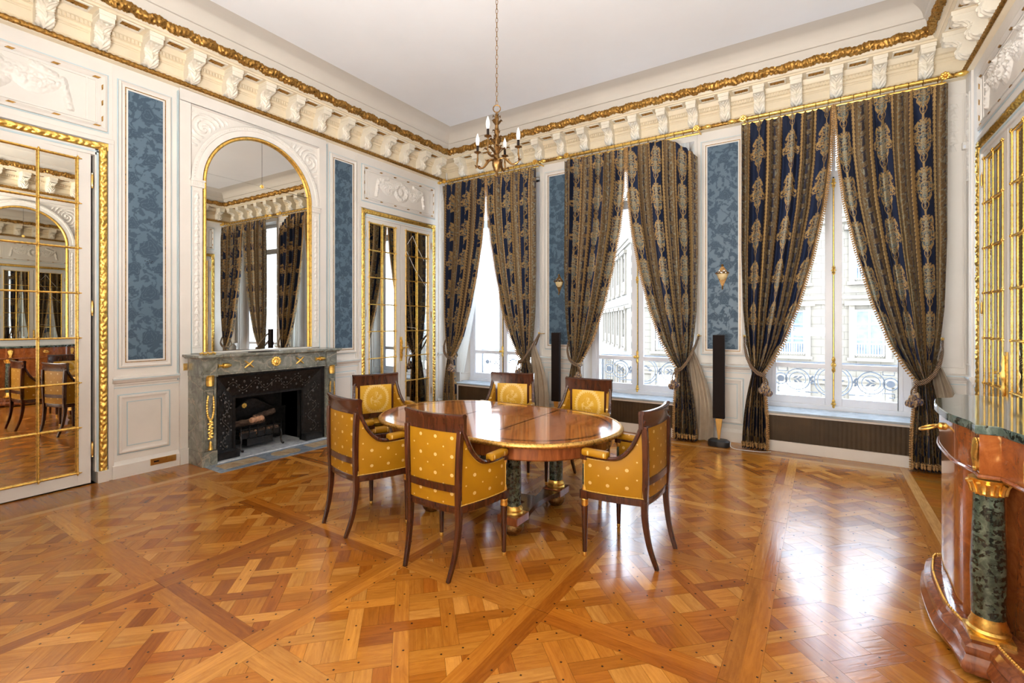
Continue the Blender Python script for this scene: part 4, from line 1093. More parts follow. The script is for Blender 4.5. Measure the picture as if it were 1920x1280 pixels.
# ------------------------------------------------------------------ curtains
ZI = [3.96, 3.4, 2.87, 2.3, 1.75, 1.3, 1.05, .93]; XI = [.012, .035, .095, .205, .345, .50, .635, .715]
ZO = [3.96, 3.2, 2.4, 1.7, 1.3, 1.05, .93]; XO = [.955, .955, .955, .935, .895, .85, .83]
def prof_x(z, side):
    if z >= .93:
        zz, xx = (ZI, XI) if side == 'i' else (ZO, XO); return float(np.interp(z, zz[::-1], xx[::-1]))
    t = (.93-z)/.91
    return (.715-.045*math.sin(min(1, t*1.3)*PI/2)) if side == 'i' else .83+.11*(1-(1-t)**2)
def fabric_color(u, v):
    """u metres across the cloth, v metres up"""
    P = .60; m = u % P
    navy = np.array([.014, .021, .048]); taupe = np.array([.19, .118, .055]); gold_ = np.array([.43, .265, .10]); grey = np.array([.125, .165, .165]); pale = np.array([.36, .32, .22]); brown = np.array([.06, .035, .025])
    C = np.empty(u.shape+(3,)); C[:] = navy
    def put(mask, c): C[mask] = c
    # floral band centre at m=.15, half width .14
    a = np.abs(m-.15); b = (v % .50)/.50
    put((m >= .30), taupe)
    big = np.clip(1-((b-.5)/.40)**2, 0, 1)*.125+.018
    th = vnoise(a*75, b*38, 3)*.6+vnoise(a*150, b*80, 4)*.4
    body = (m < .30) & (a < big*(0.35+.95*vnoise(b*13+5, a*22, 6))) & (th > .41)
    put(body, gold_)
    core = (m < .30) & (a < big*.62) & (np.abs(((b*9) % 1)-.5) < .36) & (vnoise(a*90, b*60, 8) > .58)
    put(core, grey)
    put((m < .30) & (a < big*.22) & (vnoise(a*120, b*90, 9) > .5), pale)
    # tendrils between bouquets
    put((m < .30) & (np.abs(a-(.022+.02*np.sin(b*6*PI))) < .0055) & ((b < .2) | (b > .8)), gold_)
    # laurel braids on both sides of each band
    for c in (.325, .575):
        k = (v*22) % 1.0; d = np.abs(m-c); lf = d < .020*(1-.75*k)+.003
        put(np.abs(m-c) < .025, np.array([.085, .055, .04])); put(lf, gold_); put(np.abs(d-.0265) < .0025, brown)
    # taupe band with small dark torches
    k = (v % .17)/.17; d = np.abs(m-.45)
    put((d < .075) & (vnoise(m*90, v*90, 12) > .62), pale*.75)
    put((d < .016*(1.2-k)) & (k < .62), np.array([.045, .04, .05])); put((d < .03) & (np.abs(k-.62) < .05), np.array([.06, .05, .06]))
    put((np.abs(d-.062) < .004), gold_*.8)
    return C
def curtain(wx, side, label, seed, sag=False, group='blue and gold curtains at the windows'):
    t = empty('curtain', (wx+side*.9, 6.48, 0)); tag(t, label, 'curtain', group)
    NU, NV = 300, 640; s = np.linspace(0, 1, NU); z = np.concatenate([np.linspace(3.97, .93, int(NV*.77)), np.linspace(.93, .015, NV-int(NV*.77)+1)[1:]]); NV = len(z)
    Sg, Z = np.meshgrid(s, z, indexing='ij')
    xi = np.array([prof_x(q, 'i') for q in z]); xo = np.array([prof_x(q, 'o') for q in z])
    nf = 8.5; rng = np.random.RandomState(seed); ph = rng.uniform(0, 6)
    w = np.interp(z, [0, .5, .93, 1.3, 2.2, 3.6, 3.97], [.050, .046, .040, .046, .048, .042, .026])
    drift = 0.5*np.sin(Z*0.9+seed)
    warp = Sg+.022*np.sin(2*PI*Sg*3+seed)+.010*np.sin(2*PI*Sg*7+seed*2)
    fph = 2*PI*nf*warp+ph+drift*(.4+.6*Sg)
    f = np.sin(fph)+.30*np.sin(2*fph+1.0+Z*.6)
    # shallow sharp pleats near the heading
    f2 = np.sin(2*PI*14*Sg+ph)
    top = np.clip((Z-3.7)/.27, 0, 1)
    Y = 6.435-w[None, :]*(f*(1-.6*top)+f2*.6*top)
    X = xo[None, :]+(xi-xo)[None, :]*np.clip(Sg+.010*np.cos(fph), 0, 1)
    belly = np.clip((Z-.93)/1.2, 0, 1)*np.clip((2.9-Z)/1.6, 0, 1)*np.sin(PI*np.clip(Sg, 0, 1))*0.05; Y = Y-belly
    Zv = Z.copy()
    if sag:
        droop = np.clip((.42-Sg)/.42, 0, 1); Zv = Z-(.30*droop**1.3)*np.clip((Z-2.8)/1.17, 0, 1)
    else: Zv = Z-.012*np.abs(np.sin(PI*14*Sg))*top
    V = np.stack([wx+side*X, Y, Zv], -1)
    width = 1.66; C = fabric_color((1-Sg)*width+.05*0+.045, Z+.13*seed)
    edge = (1-Sg)*width < .03; C[edge] = np.array([.22, .12, .045])
    hem = Z < .16; kz = (Z*30) % 1
    C[hem & (Z > .10)] = np.where((np.sin(Sg[hem & (Z > .10)]*90) > .2)[:, None], np.array([.36, .23, .08]), np.array([.05, .04, .05]))
    C[hem & (Z <= .07)] = np.array([.035, .035, .055])
    fast_mesh('fabric', V.reshape(-1, 3), gquads(NU, NV), M['curtain'], t, col=C.reshape(-1, 3), uv=np.stack([Sg*width, Z], -1).reshape(-1, 2))
    # fringe along the leading edge and the foot
    mb = MB(); e = V[-1]; L = 0
    for k in range(0, NV-1, 4):
        p = e[k]; mb.ball((p[0]-side*.006, p[1]-.004, p[2]), (.012, .010, .014), 5, 4); mb.ball((p[0]-side*.022, p[1]-.004, p[2]-.010), (.011, .008, .010), 5, 4)
    for k in range(0, NU, 8):
        p = V[k][-1]; mb.ball((p[0], p[1]-.012, .055), (.010, .010, .022), 5, 4); mb.ball((p[0], p[1]-.012, .085), (.012, .012, .010), 5, 4)
    mb.build('tassel_fringe', M['fringe'], t)
    # cream lining flaring out behind, from the tie to the floor
    P = []
    for i in range(26):
        a = i/25; row = []
        for j in range(40):
            q = j/39; zz = 1.25-1.235*q; xx = .80+.02*math.sin(q*3)+a*(.05+.26*math.sin(min(1, q*1.15)*PI/2)); row.append((wx+side*xx, 6.52+.022*math.sin(a*19+q*1.5)+.03*a, zz))
        P.append(row)
    if side > 0: MB().grid(P).build('lining', M['lining'], t)
    return t
names = ('left', 'middle', 'right')
for i, wx in enumerate(WINX):
    for side in (-1, 1):
        lab = {(0, -1): 'leftmost navy and gold brocade curtain, beside the corner pipe', (0, 1): 'navy and gold curtain on the right side of the left window, behind the chandelier',
               (1, -1): 'navy and gold curtain on the left side of the middle window', (1, 1): 'navy and gold curtain with slipped outer top corner, right side of the middle window',
               (2, -1): 'navy and gold curtain on the left side of the right window', (2, 1): 'rightmost navy and gold brocade curtain, nearest the commode'}[(i, side)]
        curtain(wx, side, lab, i*2+(side > 0)+1, sag=(i == 1 and side == 1))
        # tie-back: hook, cord, tassels
        tb = empty('curtain_tieback', (wx+side*.95, 6.6, 1.33)); tag(tb, 'twisted cord tieback with hanging tassels round the %s' % {(0, -1): 'leftmost curtain', (0, 1): 'curtain right of the left window', (1, -1): 'curtain left of the middle window', (1, 1): 'curtain right of the middle window', (2, -1): 'curtain left of the right window', (2, 1): 'rightmost curtain'}[(i, side)], 'tieback', 'cord tiebacks on the curtains')
        sx = lambda a: wx+side*a
        loop = spline([(sx(.93), 6.60, 1.36), (sx(.90), 6.44, 1.20), (sx(.84), 6.352, 1.05), (sx(.77), 6.352, .96), (sx(.70), 6.375, .93), (sx(.685), 6.47, .93), (sx(.72), 6.55, .97), (sx(.85), 6.58, 1.15), (sx(.93), 6.60, 1.34)], 5)
        mb = MB(); mb.tube(loop, [.013*(1+.12*math.sin(k*1.6)) for k in range(len(loop))], 7)
        l2 = [(x, y-.014, z-.026) for x, y, z in loop[2:28]]; mb.tube(l2, [.012*(1+.12*math.sin(k*1.6)) for k in range(len(l2))], 7)
        mb.ball((sx(.70), 6.36, .925), .028)
        mb.tube(spline([(sx(.70), 6.357, .92), (sx(.69), 6.348, .85), (sx(.70), 6.352, .79)], 4), .009, 6); mb.tube(spline([(sx(.70), 6.357, .92), (sx(.655), 6.352, .84), (sx(.66), 6.357, .77)], 4), .009, 6)
        mb.build('cord', M['rope'], tb)
        mb = MB()
        for ax, az in ((.70, .78), (.655, .755)):
            mb.lathe([(.006, .05), (.022, .03), (.03, .0), (.026, -.02)], (sx(ax), 6.352, az), 10)
            for kk in range(9):
                th_ = kk*2*PI/9; mb.ball((sx(ax)+.036*math.cos(th_), 6.352+.036*math.sin(th_), az-.045+.012*math.sin(kk*3)), (.020, .020, .030), 6, 5)
            mb.ball((sx(ax), 6.352, az-.06), .03, 6, 5)
        mb.build('tassel', M['tassel'], tb)
        mb = MB(); mb.tube([(sx(.93), YW-.0, 1.36), (sx(.93), 6.58, 1.36)], .007, 6); mb.ball((sx(.93), 6.585, 1.37), .018); mb.build('hook', M['brass'], tb)
# sheers
for i, side, lab in ((0, -1, 'white sheer curtain at the left side of the left window'), (1, 1, 'white sheer curtain gathered at the right of the middle window, behind the slipped curtain')):
    wx = WINX[i]; P = []
    for a in range(60):
        q = a/59; row = []
        for j in range(50):
            zz = 3.95-3.3*j/49; inner = .02+ .62*(j/49)**1.25 if i == 0 else .60+.1*(j/49); outer = .80
            row.append((wx+side*(outer+(inner-outer)*q), 6.64+.015*math.sin(q*60+j*.02)*1.0, zz))
        P.append(row)
    tag(MB().grid(P).build('sheer_curtain', M['sheer']), lab, 'curtain')
# rods
for i, wx in enumerate(WINX):
    r = empty('curtain_rod', (wx, 6.48, 4.03)); tag(r, ('gilded curtain pole over the left window, ending at the corner', 'gilded curtain pole over the middle window', 'gilded curtain pole over the right window, nearest the commode')[i], 'curtain pole', 'gilded curtain poles')
    x0, x1 = wx-.98, wx+.98
    MB().tube([(x0, 6.48, 4.045), (x1, 6.48, 4.045)], .017, 12).tube([(x0+.03, 6.53, 4.00), (x1-.03, 6.53, 4.00)], .013, 8).build('pole', M['gold'], r)
    for k, sg in enumerate((-1, 1)):
        xx = wx+sg*1.0
        MB().lathe([(.006, 0), (.018, .004), (.012, .015), (.022, .03), (.030, .055), (.026, .085), (.012, .105), (.002, .115)], (xx-(.0 if sg > 0 else .0), 6.48, 4.045), 12, 'x', None).build('finial', M['gold'], r) if sg > 0 else \
            MB().lathe([(.006, 0), (.018, -.004), (.012, -.015), (.022, -.03), (.030, -.055), (.026, -.085), (.012, -.105), (.002, -.115)], (xx, 6.48, 4.045), 12, 'x').build('finial', M['gold'], r)
        m2 = MB(); m2.tube([(wx+sg*.93, YW-.04, 4.06), (wx+sg*.93, 6.50, 4.05)], .010, 8)
        for kk in range(8): m2.ball((wx+sg*.93+.028*math.cos(kk*PI/4), 6.45, 4.045+.028*math.sin(kk*PI/4)), .016, 6, 4)
        m2.ball((wx+sg*.93, 6.44, 4.045), .018, 6, 5); m2.build('bracket', M['gold'], r)
    proto = None
    for k in range(16):
        xx = wx-.88+1.76*k/15
        if proto is None:
            proto = MB().tube([(xx, 6.48+.024*math.cos(a), 4.030+.030*math.sin(a)) for a in np.linspace(0, 2*PI, 14, endpoint=False)], .0035, 5, closed=True).build('ring', M['bronze'], r); x00 = xx
        else:
            c = proto.copy(); COL.objects.link(c); c.parent = r; c.location = (xx-x00, 0, 0)

# ------------------------------------------------------------------ outside: balcony railings and the house across the street
def circ(c, r, n=28): return [(c[0]+r*math.cos(2*PI*k/n), c[1], c[2]+r*math.sin(2*PI*k/n)) for k in range(n)]
for i, wx in enumerate(WINX):
    r = empty('balcony_railing', (wx, 7.27, .5)); tag(r, ('wrought iron balcony railing outside the left window', 'wrought iron balcony railing outside the middle window', 'wrought iron balcony railing outside the right window')[i], 'railing', 'wrought iron balcony railings')
    mb = MB(); y = 7.27; z0, z1 = .60, 1.02; zc = .80; b = .0075
    mb.tube([(wx-.71, y, z1), (wx+.71, y, z1)], .012, 6); mb.tube([(wx-.71, y, z0-.03), (wx+.71, y, z0-.03)], .010, 6)
    for sg in (-1, 1):
        mb.tube([(wx+sg*.69, y, z0-.03), (wx+sg*.69, y, z1)], .011, 6); mb.tube([(wx+sg*.665, y, z0-.03), (wx+sg*.665, y, z1)], .006, 6)
        mb.tube(circ((wx+sg*.575, y, zc), .072), b, 6, closed=True); mb.tube(circ((wx+sg*.385, y, zc), .135), b, 6, closed=True); mb.tube(circ((wx+sg*.385, y, zc), .092), b*.8, 6, closed=True)
        mb.lathe([(.001, -.006), (.042, -.006), (.042, .006), (.001, .006)], (wx+sg*.575, y, zc), 16, 'y')
        for zz, q in ((z1-.015, -1), (z0-.015, 1)):      # greek key corners
            a = .66
            key = [(a, zz), (a-.16, zz), (a-.16, zz+q*.10), (a-.05, zz+q*.10), (a-.05, zz+q*.05), (a-.10, zz+q*.05)]
            mb.tube([(wx+sg*u, y, v) for u, v in key], .006, 4)
            mb.tube([(wx+sg*.40, y, zz), (wx+sg*.40, y, zz+q*.055), (wx+sg*.16, y, zz+q*.055)], .006, 4)
        # leaf sprigs
        for dx, dz, ang in ((0, 0, 0), (-.02, .028, .5), (-.02, -.028, -.5), (.03, .025, .5), (.03, -.025, -.5)):
            cx_, cz_ = .385-dx, zc+dz
            mb.add([(wx+sg*(cx_-.035*math.cos(ang)), y, cz_-.035*math.sin(-ang)), (wx+sg*(cx_+.01*math.sin(ang)), y+.004, cz_+.012), (wx+sg*(cx_+.04*math.cos(ang)), y, cz_+.04*math.sin(-ang)), (wx+sg*(cx_-.01*math.sin(ang)), y-.004, cz_-.012)], [(0, 1, 2, 3)])
    mb.tube(circ((wx, y, zc), .20, 36), b, 6, closed=True); mb.tube(circ((wx, y, zc), .165, 36), b*.8, 6, closed=True)
    for sg in (-1, 1):
        for k in range(5): mb.ball((wx+sg*.23+.012*math.sin(k*2), y, zc-.04+.02*k), (.014, .006, .018), 6, 4)
        for k in range(6):
            a = .3+k*.5; mb.ball((wx+sg*.09*math.cos(a), y, zc+.09*math.sin(a)-.02), (.028, .005, .012), 6, 4)
    mb.build('ironwork', M['rail_iron'], r)
    MB().box((wx-.72, 7.20, .44), (wx+.72, 7.55, .50)).build('stone_ledge', M['stone_trim'], r, smooth=False)

def house(name, loc, rz, x0, x1, label, step, win_x0, zlo=-8, zhi=9.2):
    h = empty(name, loc, 0); tag(h, label, 'building')
    wins = []
    x = win_x0
    while x < x1-1: wins.append(x); x += step
    fl = [-3.5, -.0, 3.5]
    f = MB(); us = sorted({x0, x1, *[w-.55 for w in wins], *[w+.55 for w in wins]}); vs = sorted({zlo, zhi, *fl, *[q+2.1 for q in fl]})
    for a, b in zip(us[:-1], us[1:]):
        for c, d in zip(vs[:-1], vs[1:]):
            um, vm = (a+b)/2, (c+d)/2
            if any(abs(um-w) < .55 for w in wins) and any(q < vm < q+2.1 for q in fl): continue
            f.box((a, 0, c), (b, .4, d))
    parts = [f.build('facade', M['limestone'], None, smooth=False)]
    m = MB()
    for z in (-4.6, -1.15, 2.6, 6.4, 9.0): m.box((x0, -.22, z), (x1, 0, z+.16)); m.box((x0, -.12, z-.22), (x1, 0, z))
    for w in wins:
        for q in fl:
            m.box((w-.78, -.10, q-.1), (w-.56, 0, q+2.3)); m.box((w+.56, -.10, q-.1), (w+.78, 0, q+2.3)); m.box((w-.95, -.20, q+2.3), (w+.95, 0, q+2.5)); m.box((w-.85, -.15, q-.25), (w+.85, 0, q-.1))
    parts.append(m.build('stone_mouldings', M['stone_trim'], None, smooth=False))
    proto = None; wf = []
    for w in wins:
        for q in fl[1:3]:
            if not wf:
                g = MB(); g.box((-.55, .14, 0), (-.47, .2, 2.1)); g.box((.47, .14, 0), (.55, .2, 2.1)); g.box((-.04, .14, 0), (.04, .2, 2.1))
                for zz in (0, .7, 1.4, 2.03): g.box((-.55, .145, zz), (.55, .195, zz+.06))
                for k in range(11): g.box((-.5+k*.1-.012, -.05, -.02), (-.5+k*.1+.012, -.03, .55))
                g.box((-.56, -.055, .52), (.56, -.025, .57))
                o = g.build('window', M['window_white'], None, smooth=False); p = MB().box((-.55, .19, 0), (.55, .21, 2.1)).build('pane', M['far_glass'], o, smooth=False)
                wf.append(o)
            else:
                o = wf[0].copy(); COL.objects.link(o); p2 = p.copy(); COL.objects.link(p2); p2.parent = o; wf.append(o)
            o.location = (w, 0, q)
    for o in parts+wf: o.parent = h
    h.rotation_euler = (0, 0, rz)
    return h
house('apartment_house', (0, 27, 0), 0, -8.5, 26, 'sunlit limestone apartment house across the street, seen through the right window', 3.05, -7.3)
house('apartment_house', (-9.3, 27.1, 0), math.radians(-62), -30, 0, 'sunlit limestone house turned away down the street, seen through the middle and left windows', 2.6, -28.6)
st = MB().box((-40, 7.4, -8.1), (40, 60, -8.0)).build('street', M['pavement'], smooth=False); tag(st, kind='structure')

# ------------------------------------------------------------------ fireplace
fp = empty('fireplace', (-5.68, AC, 0)); tag(fp, 'grey-green marble fireplace with gilt bronze mounts against the left wall', 'fireplace')
xf = -5.50; yl, yr = AC-.835, AC+.835
mb = MB()
for a in (yl, yr-.155):
    mb = MB(); mb.box((XL-.0, a, 0), (xf, a+.155, .16)); mb.box((XL-.0, a+.004, .16), (xf-.018, a+.151, .98))
    mb.box((XL, a-.0, .955), (xf+.012, a+.155, .985)); mb.box((XL, a+.0, .985), (xf+.005, a+.155, 1.15)); mb.build('jamb', M['marble_grey'], fp, smooth=False, bevel=.004)
mb = MB(); mb.box((XL, yl+.155, .985), (xf-.02, yr-.155, 1.15)); mb.box((XL, yl+.155, .965), (xf-.008, yr-.155, .985)); mb.box((XL, yl+.155, 1.125), (xf-.008, yr-.155, 1.15)); mb.build('frieze', M['marble_grey'], fp, smooth=False, bevel=.004)
pl = [(XL, yl-.055), (xf+.045, yl-.055), (xf+.062, yl-.03), (xf+.062, yl+.18), (xf+.035, yl+.20), (xf+.035, yr-.20), (xf+.062, yr-.18), (xf+.062, yr+.03), (xf+.045, yr+.055), (XL, yr+.055)]
lv = []
for z, o in ((1.15, -.028), (1.165, -.015), (1.17, 0), (1.19, 0), (1.194, -.004)):
    lv.append([(x+o if x > XL+.01 else x, AC+(y_-AC)*(1+o/.9), z) for x, y_ in pl])
MB().rings(lv).build('mantel_shelf', M['marble_grey'], fp, smooth=False)
for sg, a in ((-1, yl), (1, yr-.155)):     # half columns in niches with gilt quiver tops, wreath and tassel
    c = a+.078; mb = MB(); mb.frame(lambda u, v, d: (xf-.018+d, u, v), a+.02, a+.135, .17, .95, [(0, 0), (0, .012), (.012, .012), (.014, 0)]); mb.lathe([(.034, .80), (.030, .75), (.020, .52), (.012, .46)], (xf-.004, c, 0), 12, fn=lambda t, z: 1+.06*math.cos(12*t)); mb.build('fluted_torch', M['marble_grey'], fp)
    mb = MB(); mb.lathe([(.036, .86), (.040, .90), (.038, .95), (.043, .965), (.030, .975)], (xf-.004, c, .0), 14, fn=lambda t, z: 1+.07*math.cos(9*t))
    for k in range(30):
        t = 2*PI*k/30; mb.ball((xf+.010, c+.034*math.sin(t)*1.0, .64+.14*math.cos(t)), (.010, .013, .016), 6, 4)
    for k in range(16): mb.ball((xf+.014, c+.014*math.sin(k*2.4), .48-.012*k), (.014, .018, .014), 6, 4)
    mb.lathe([(.006, .27), (.016, .25), (.014, .23), (.024, .18), (.020, .175)], (xf+.010, c, 0), 10); mb.build('gilt_wreath', M['gold'], fp)
def onfr(y_, z, d=0.0): return (xf-.018+d, y_, z)
for y_ in (AC-.335, AC+.30):
    mb = MB()
    for s_ in (-1, 1): mb.tube([onfr(y_-.05, 1.065-s_*.04, .008), onfr(y_, 1.065, .016), onfr(y_+.05, 1.065+s_*.04, .008)], [.006, .012, .006], 6)
    mb.build('crossed_torches', M['gold'], fp)
mb = MB(); mb.ball(onfr(AC-.01, 1.07, .01), (.025, .034, .042), 10, 8)
for k in range(12): t = 2*PI*k/12; mb.ball(onfr(AC-.01+.046*math.cos(t), 1.075+.044*math.sin(t), .008), (.014, .017, .017), 6, 4)
mb.ball(onfr(AC-.01, 1.062, .036), (.012, .008, .012)); mb.ball(onfr(AC-.025, 1.082, .03), .006); mb.ball(onfr(AC+.005, 1.082, .03), .006); mb.build('gilt_mask', M['gold'], fp)
for sg in (-1, 1):
    y_ = AC+sg*.60; mb = MB(); prof = [(.004, -.075), (.016, -.06), (.026, -.03), (.029, 0), (.024, .012), (.030, .02), (.012, .028), (.018, .06), (.026, .075)]
    P = [];  mb.lathe([(r, z*sg*-1*-1 if sg < 0 else -z) for r, z in prof], (xf-.012, y_, 1.067), 12, 'y'); mb.build('gilt_acorn', M['gold'], fp)
# cast iron surround, splayed
W0 = lambda y_, z, x: (x, y_, z)
ya, yb, zt_ = yl+.155, yr-.155, .965; yi, yj, zi = 2.87, 3.70, .67
mb = MB(); ring = lambda x, a, b, z: [(x, a, 0.0), (x, a, z), (x, b, z), (x, b, 0.0)]
lv = [ring(xf-.05, ya, yb, zt_), ring(xf-.05, ya+.02, yb-.02, zt_-.02), ring(xf-.075, ya+.035, yb-.035, zt_-.035), ring(-5.665, yi-.03, yj+.03, zi+.03), ring(-5.655, yi-.02, yj+.02, zi+.02), ring(-5.655, yi, yj, zi), ring(-5.69, yi, yj, zi)]
mb.grid(lv); 
for a, b in ((ya, yi), (yj, yb)): mb.box((-5.70, a, 0), (xf-.055, b, .10))
mb.build('cast_iron_surround', M['iron'], fp, ang=30)
mb = MB(); x1s, x0s = xf-.072, -5.660
rel_h = .010
def vine(side):
    if side == 'l': W_ = lambda u, v, d: (x1s+(x0s-x1s)*u+d*.7, ya+.045+(yi-.035-ya-.045)*u+d*.6, v)
    elif side == 'r': W_ = lambda u, v, d: (x1s+(x0s-x1s)*u+d*.7, yb-.045-(yb-.045-yj-.035)*u-d*.6, v)
    else: W_ = lambda u, v, d: (x1s+(x0s-x1s)*u+d*.7, v, zt_-.045-(zt_-.045-zi-.035)*u-d*.6)
    if side == 't': L0, L1 = yi-.1, yj+.1
    else: L0, L1 = .14, zi+.10
    n = int((L1-L0)/.006); k = np.arange(n)
    st_ = [W_(.5+.25*math.sin((L0+(L1-L0)*q/n)*24), L0+(L1-L0)*q/n, .004) for q in range(n)]
    mb.tube(st_, .004, 5)
    for q in range(0, n, 7):
        v = L0+(L1-L0)*q/n; u = .5+.25*math.sin(v*24)
        for s_ in (-1, 1):
            c_ = W_(u+s_*.16, v+.008*s_, .005); mb.ball(c_, (.006, .009, .009), 6, 4)
        if (q//7) % 4 == 0: mb.ball(W_(1-u, v, .006), (.008, .014, .016), 7, 5)
for sd in ('l', 'r', 't'): vine(sd)
mb.build('vine_relief', M['iron_relief'], fp)
mb = MB()   # firebox
mb.box((-6.24, 2.80, .001), (-6.22, 3.77, .75)); mb.box((-6.24, 2.80, .73), (-5.70, 3.77, .75)); mb.box((-6.24, 2.78, .001), (-5.70, 2.80, .75)); mb.box((-6.24, 3.77, .001), (-5.70, 3.79, .75)); mb.build('firebox', M['soot'], fp, smooth=False)
MB().box((-6.22, 2.80, -.0015), (xf-.05, 3.77, .012)).build('inner_hearth', M['hearth_light'], fp, smooth=False)
MB().box((-5.70, ya, .0005), (xf+.0, yb, .018)).build('threshold', M['hearth_light'], fp, smooth=False)
# hearth slab inlay
hs = empty('hearth', (-5.33, AC, 0)); tag(hs, 'flat hearth slab of blue-grey and buff marble set in the floor before the fireplace', 'hearth')
MB().box((xf, yl+.02, 0), (-5.15, yr+.02, .006)).build('border_slab', M['hearth_blue'], hs, smooth=False)
mb = MB(); mb.box((xf+.06, yl+.10, .006), (-5.23, AC-.30, .007)); mb.box((xf+.06, AC+.30, .006), (-5.23, yr-.06, .007)); mb.lathe([(.001, 0), (.085, 0), (.085, .001), (.001, .001)], (-5.325, AC, .006), 24, fn=lambda t, z: 1+1.0*abs(math.sin(t))**1.0); mb.build('buff_inlay', M['hearth_buff'], hs, smooth=False)
# fireback
mb = MB(); pts = [(2.84, .03), (2.84, .40)]+[(AC-.44+.88*t, .42+.16*math.exp(-((t-.5)/.22)**2)) for t in np.linspace(0, 1, 24)]+[(3.73, .40), (3.73, .03)]
mb.prism(pts, 0, .03, lambda a, b, c: (-6.10+c, a, b)); fb = mb.build('fireback', M['iron']); fb.location = (0, 0, 0)
mb = MB(); k = len(pts); mb.tube([(-6.07, a, b) for a, b in pts[1:-1]], .008, 6); mb.build('rim', M['iron'], fb)
mb = MB(); [mb.ball((-6.062, AC-.1+.022*math.cos(t), .50+.022*math.sin(t)), (.008, .012, .012), 6, 4) for t in np.linspace(0, 2*PI, 8, endpoint=False)]; mb.ball((-6.06, AC-.1, .50), .012); mb.build('gilt_rosette', M['gold'], fb)
tag(fb, 'black iron fireback with arched top and small gilt rosette inside the fireplace', 'fireback')
# grate
gr = empty('fire_grate', (-5.88, AC-.05, .012)); tag(gr, 'black iron fire basket on curled feet inside the fireplace', 'grate')
mb = MB(); gy0, gy1 = AC-.31, AC+.19; gx0, gx1 = -5.98, -5.76
for z in (.17, .215, .26): mb.tube([(gx0, gy0, z), (gx1, gy0, z), (gx1, gy1, z), (gx0, gy1, z)], .006, 5, closed=True)
for k in range(6): y_ = gy0+(gy1-gy0)*k/5; mb.tube([(gx0, y_, .15), (gx1, y_, .15), (gx1+.02, y_, .20), (gx1+.02, y_, .285), (gx1+.035, y_, .31)], .007, 5)
for k in range(5): y_ = gy0+(gy1-gy0)*(k+.5)/5; mb.box((gx1+.004, y_-.035, .155), (gx1+.010, y_+.035, .22))
mb.build('basket', M['iron'], gr)
for y_ in (gy0, gy1):
    MB().tube(spline([(gx1+.01, y_, .20), (gx1+.03, y_, .14), (gx1+.015, y_, .08), (gx1+.04, y_, .03), (gx1+.065, y_, .020), (gx1+.07, y_, .04)], 5), .010, 7).build('foot', M['iron'], gr); MB().tube([(gx0, y_, .17), (gx0, y_, .013)], .009, 6).build('foot', M['iron'], gr)
MB().box((gx0+.03, AC-.22, .06), (gx1-.01, AC+.10, .14)).build('burner_tray', M['iron'], gr, smooth=False, bevel=.004)
logs = [((-5.93, AC-.33, .31), (-5.88, AC+.05, .325), .042, 'long charred log lying at the back left of the fire basket'), ((-5.92, AC-.05, .36), (-5.95, AC+.22, .40), .036, 'grey log resting tilted on top at the right of the fire basket'),
        ((-5.80, AC-.28, .20), (-5.80, AC-.13, .205), .036, 'short log with orange end at the front left of the fire basket'), ((-5.80, AC-.10, .205), (-5.81, AC+.05, .20), .036, 'short dark log in the front middle of the fire basket'), ((-5.80, AC+.06, .215), (-5.79, AC+.17, .225), .038, 'short log with glowing-orange cut at the front right of the fire basket'),
        ((-5.84, AC-.14, .345), (-5.86, AC+.02, .35), .034, 'pale split log lying across the top of the pile')]
for k, (a, b, r_, lab) in enumerate(logs):
    P = []; a = Vector(a); b = Vector(b); n = 14
    pts = [tuple(a.lerp(b, i/n)) for i in range(n+1)]; rr = [r_*(1+.12*math.sin(i*1.7+k)) for i in range(n+1)]
    o = MB().tube(pts, rr, 10).build('log', M['log_cut'] if k == 5 else M['log'], ang=50); tag(o, lab, 'log', 'logs in the fire basket')
    e = MB(); d_ = (a-b).normalized(); e.tube([tuple(a+d_*.003), tuple(a-d_*.002)], [r_*.8, r_*.85], 10); e.build('cut_end', M['log_cut'], o)
# things on the mantel shelf
tag(MB().box((-5.66, AC-.27, 1.195), (-5.50, AC+.02, 1.199)).build('booklet', M['black']), 'thin dark folded booklet lying flat on the mantel shelf', 'booklet')
mb = MB()
for k in range(9): mb.ball((-5.60+.0*k, yl+.10+.018*k-.07, 1.206+.006*math.sin(k*2)), (.014, .013, .011), 6, 5)
tag(mb.build('gilt_ornament', M['gold'], ang=60), 'small loose gilt leaf ornament lying on the left end of the mantel shelf', 'ornament')

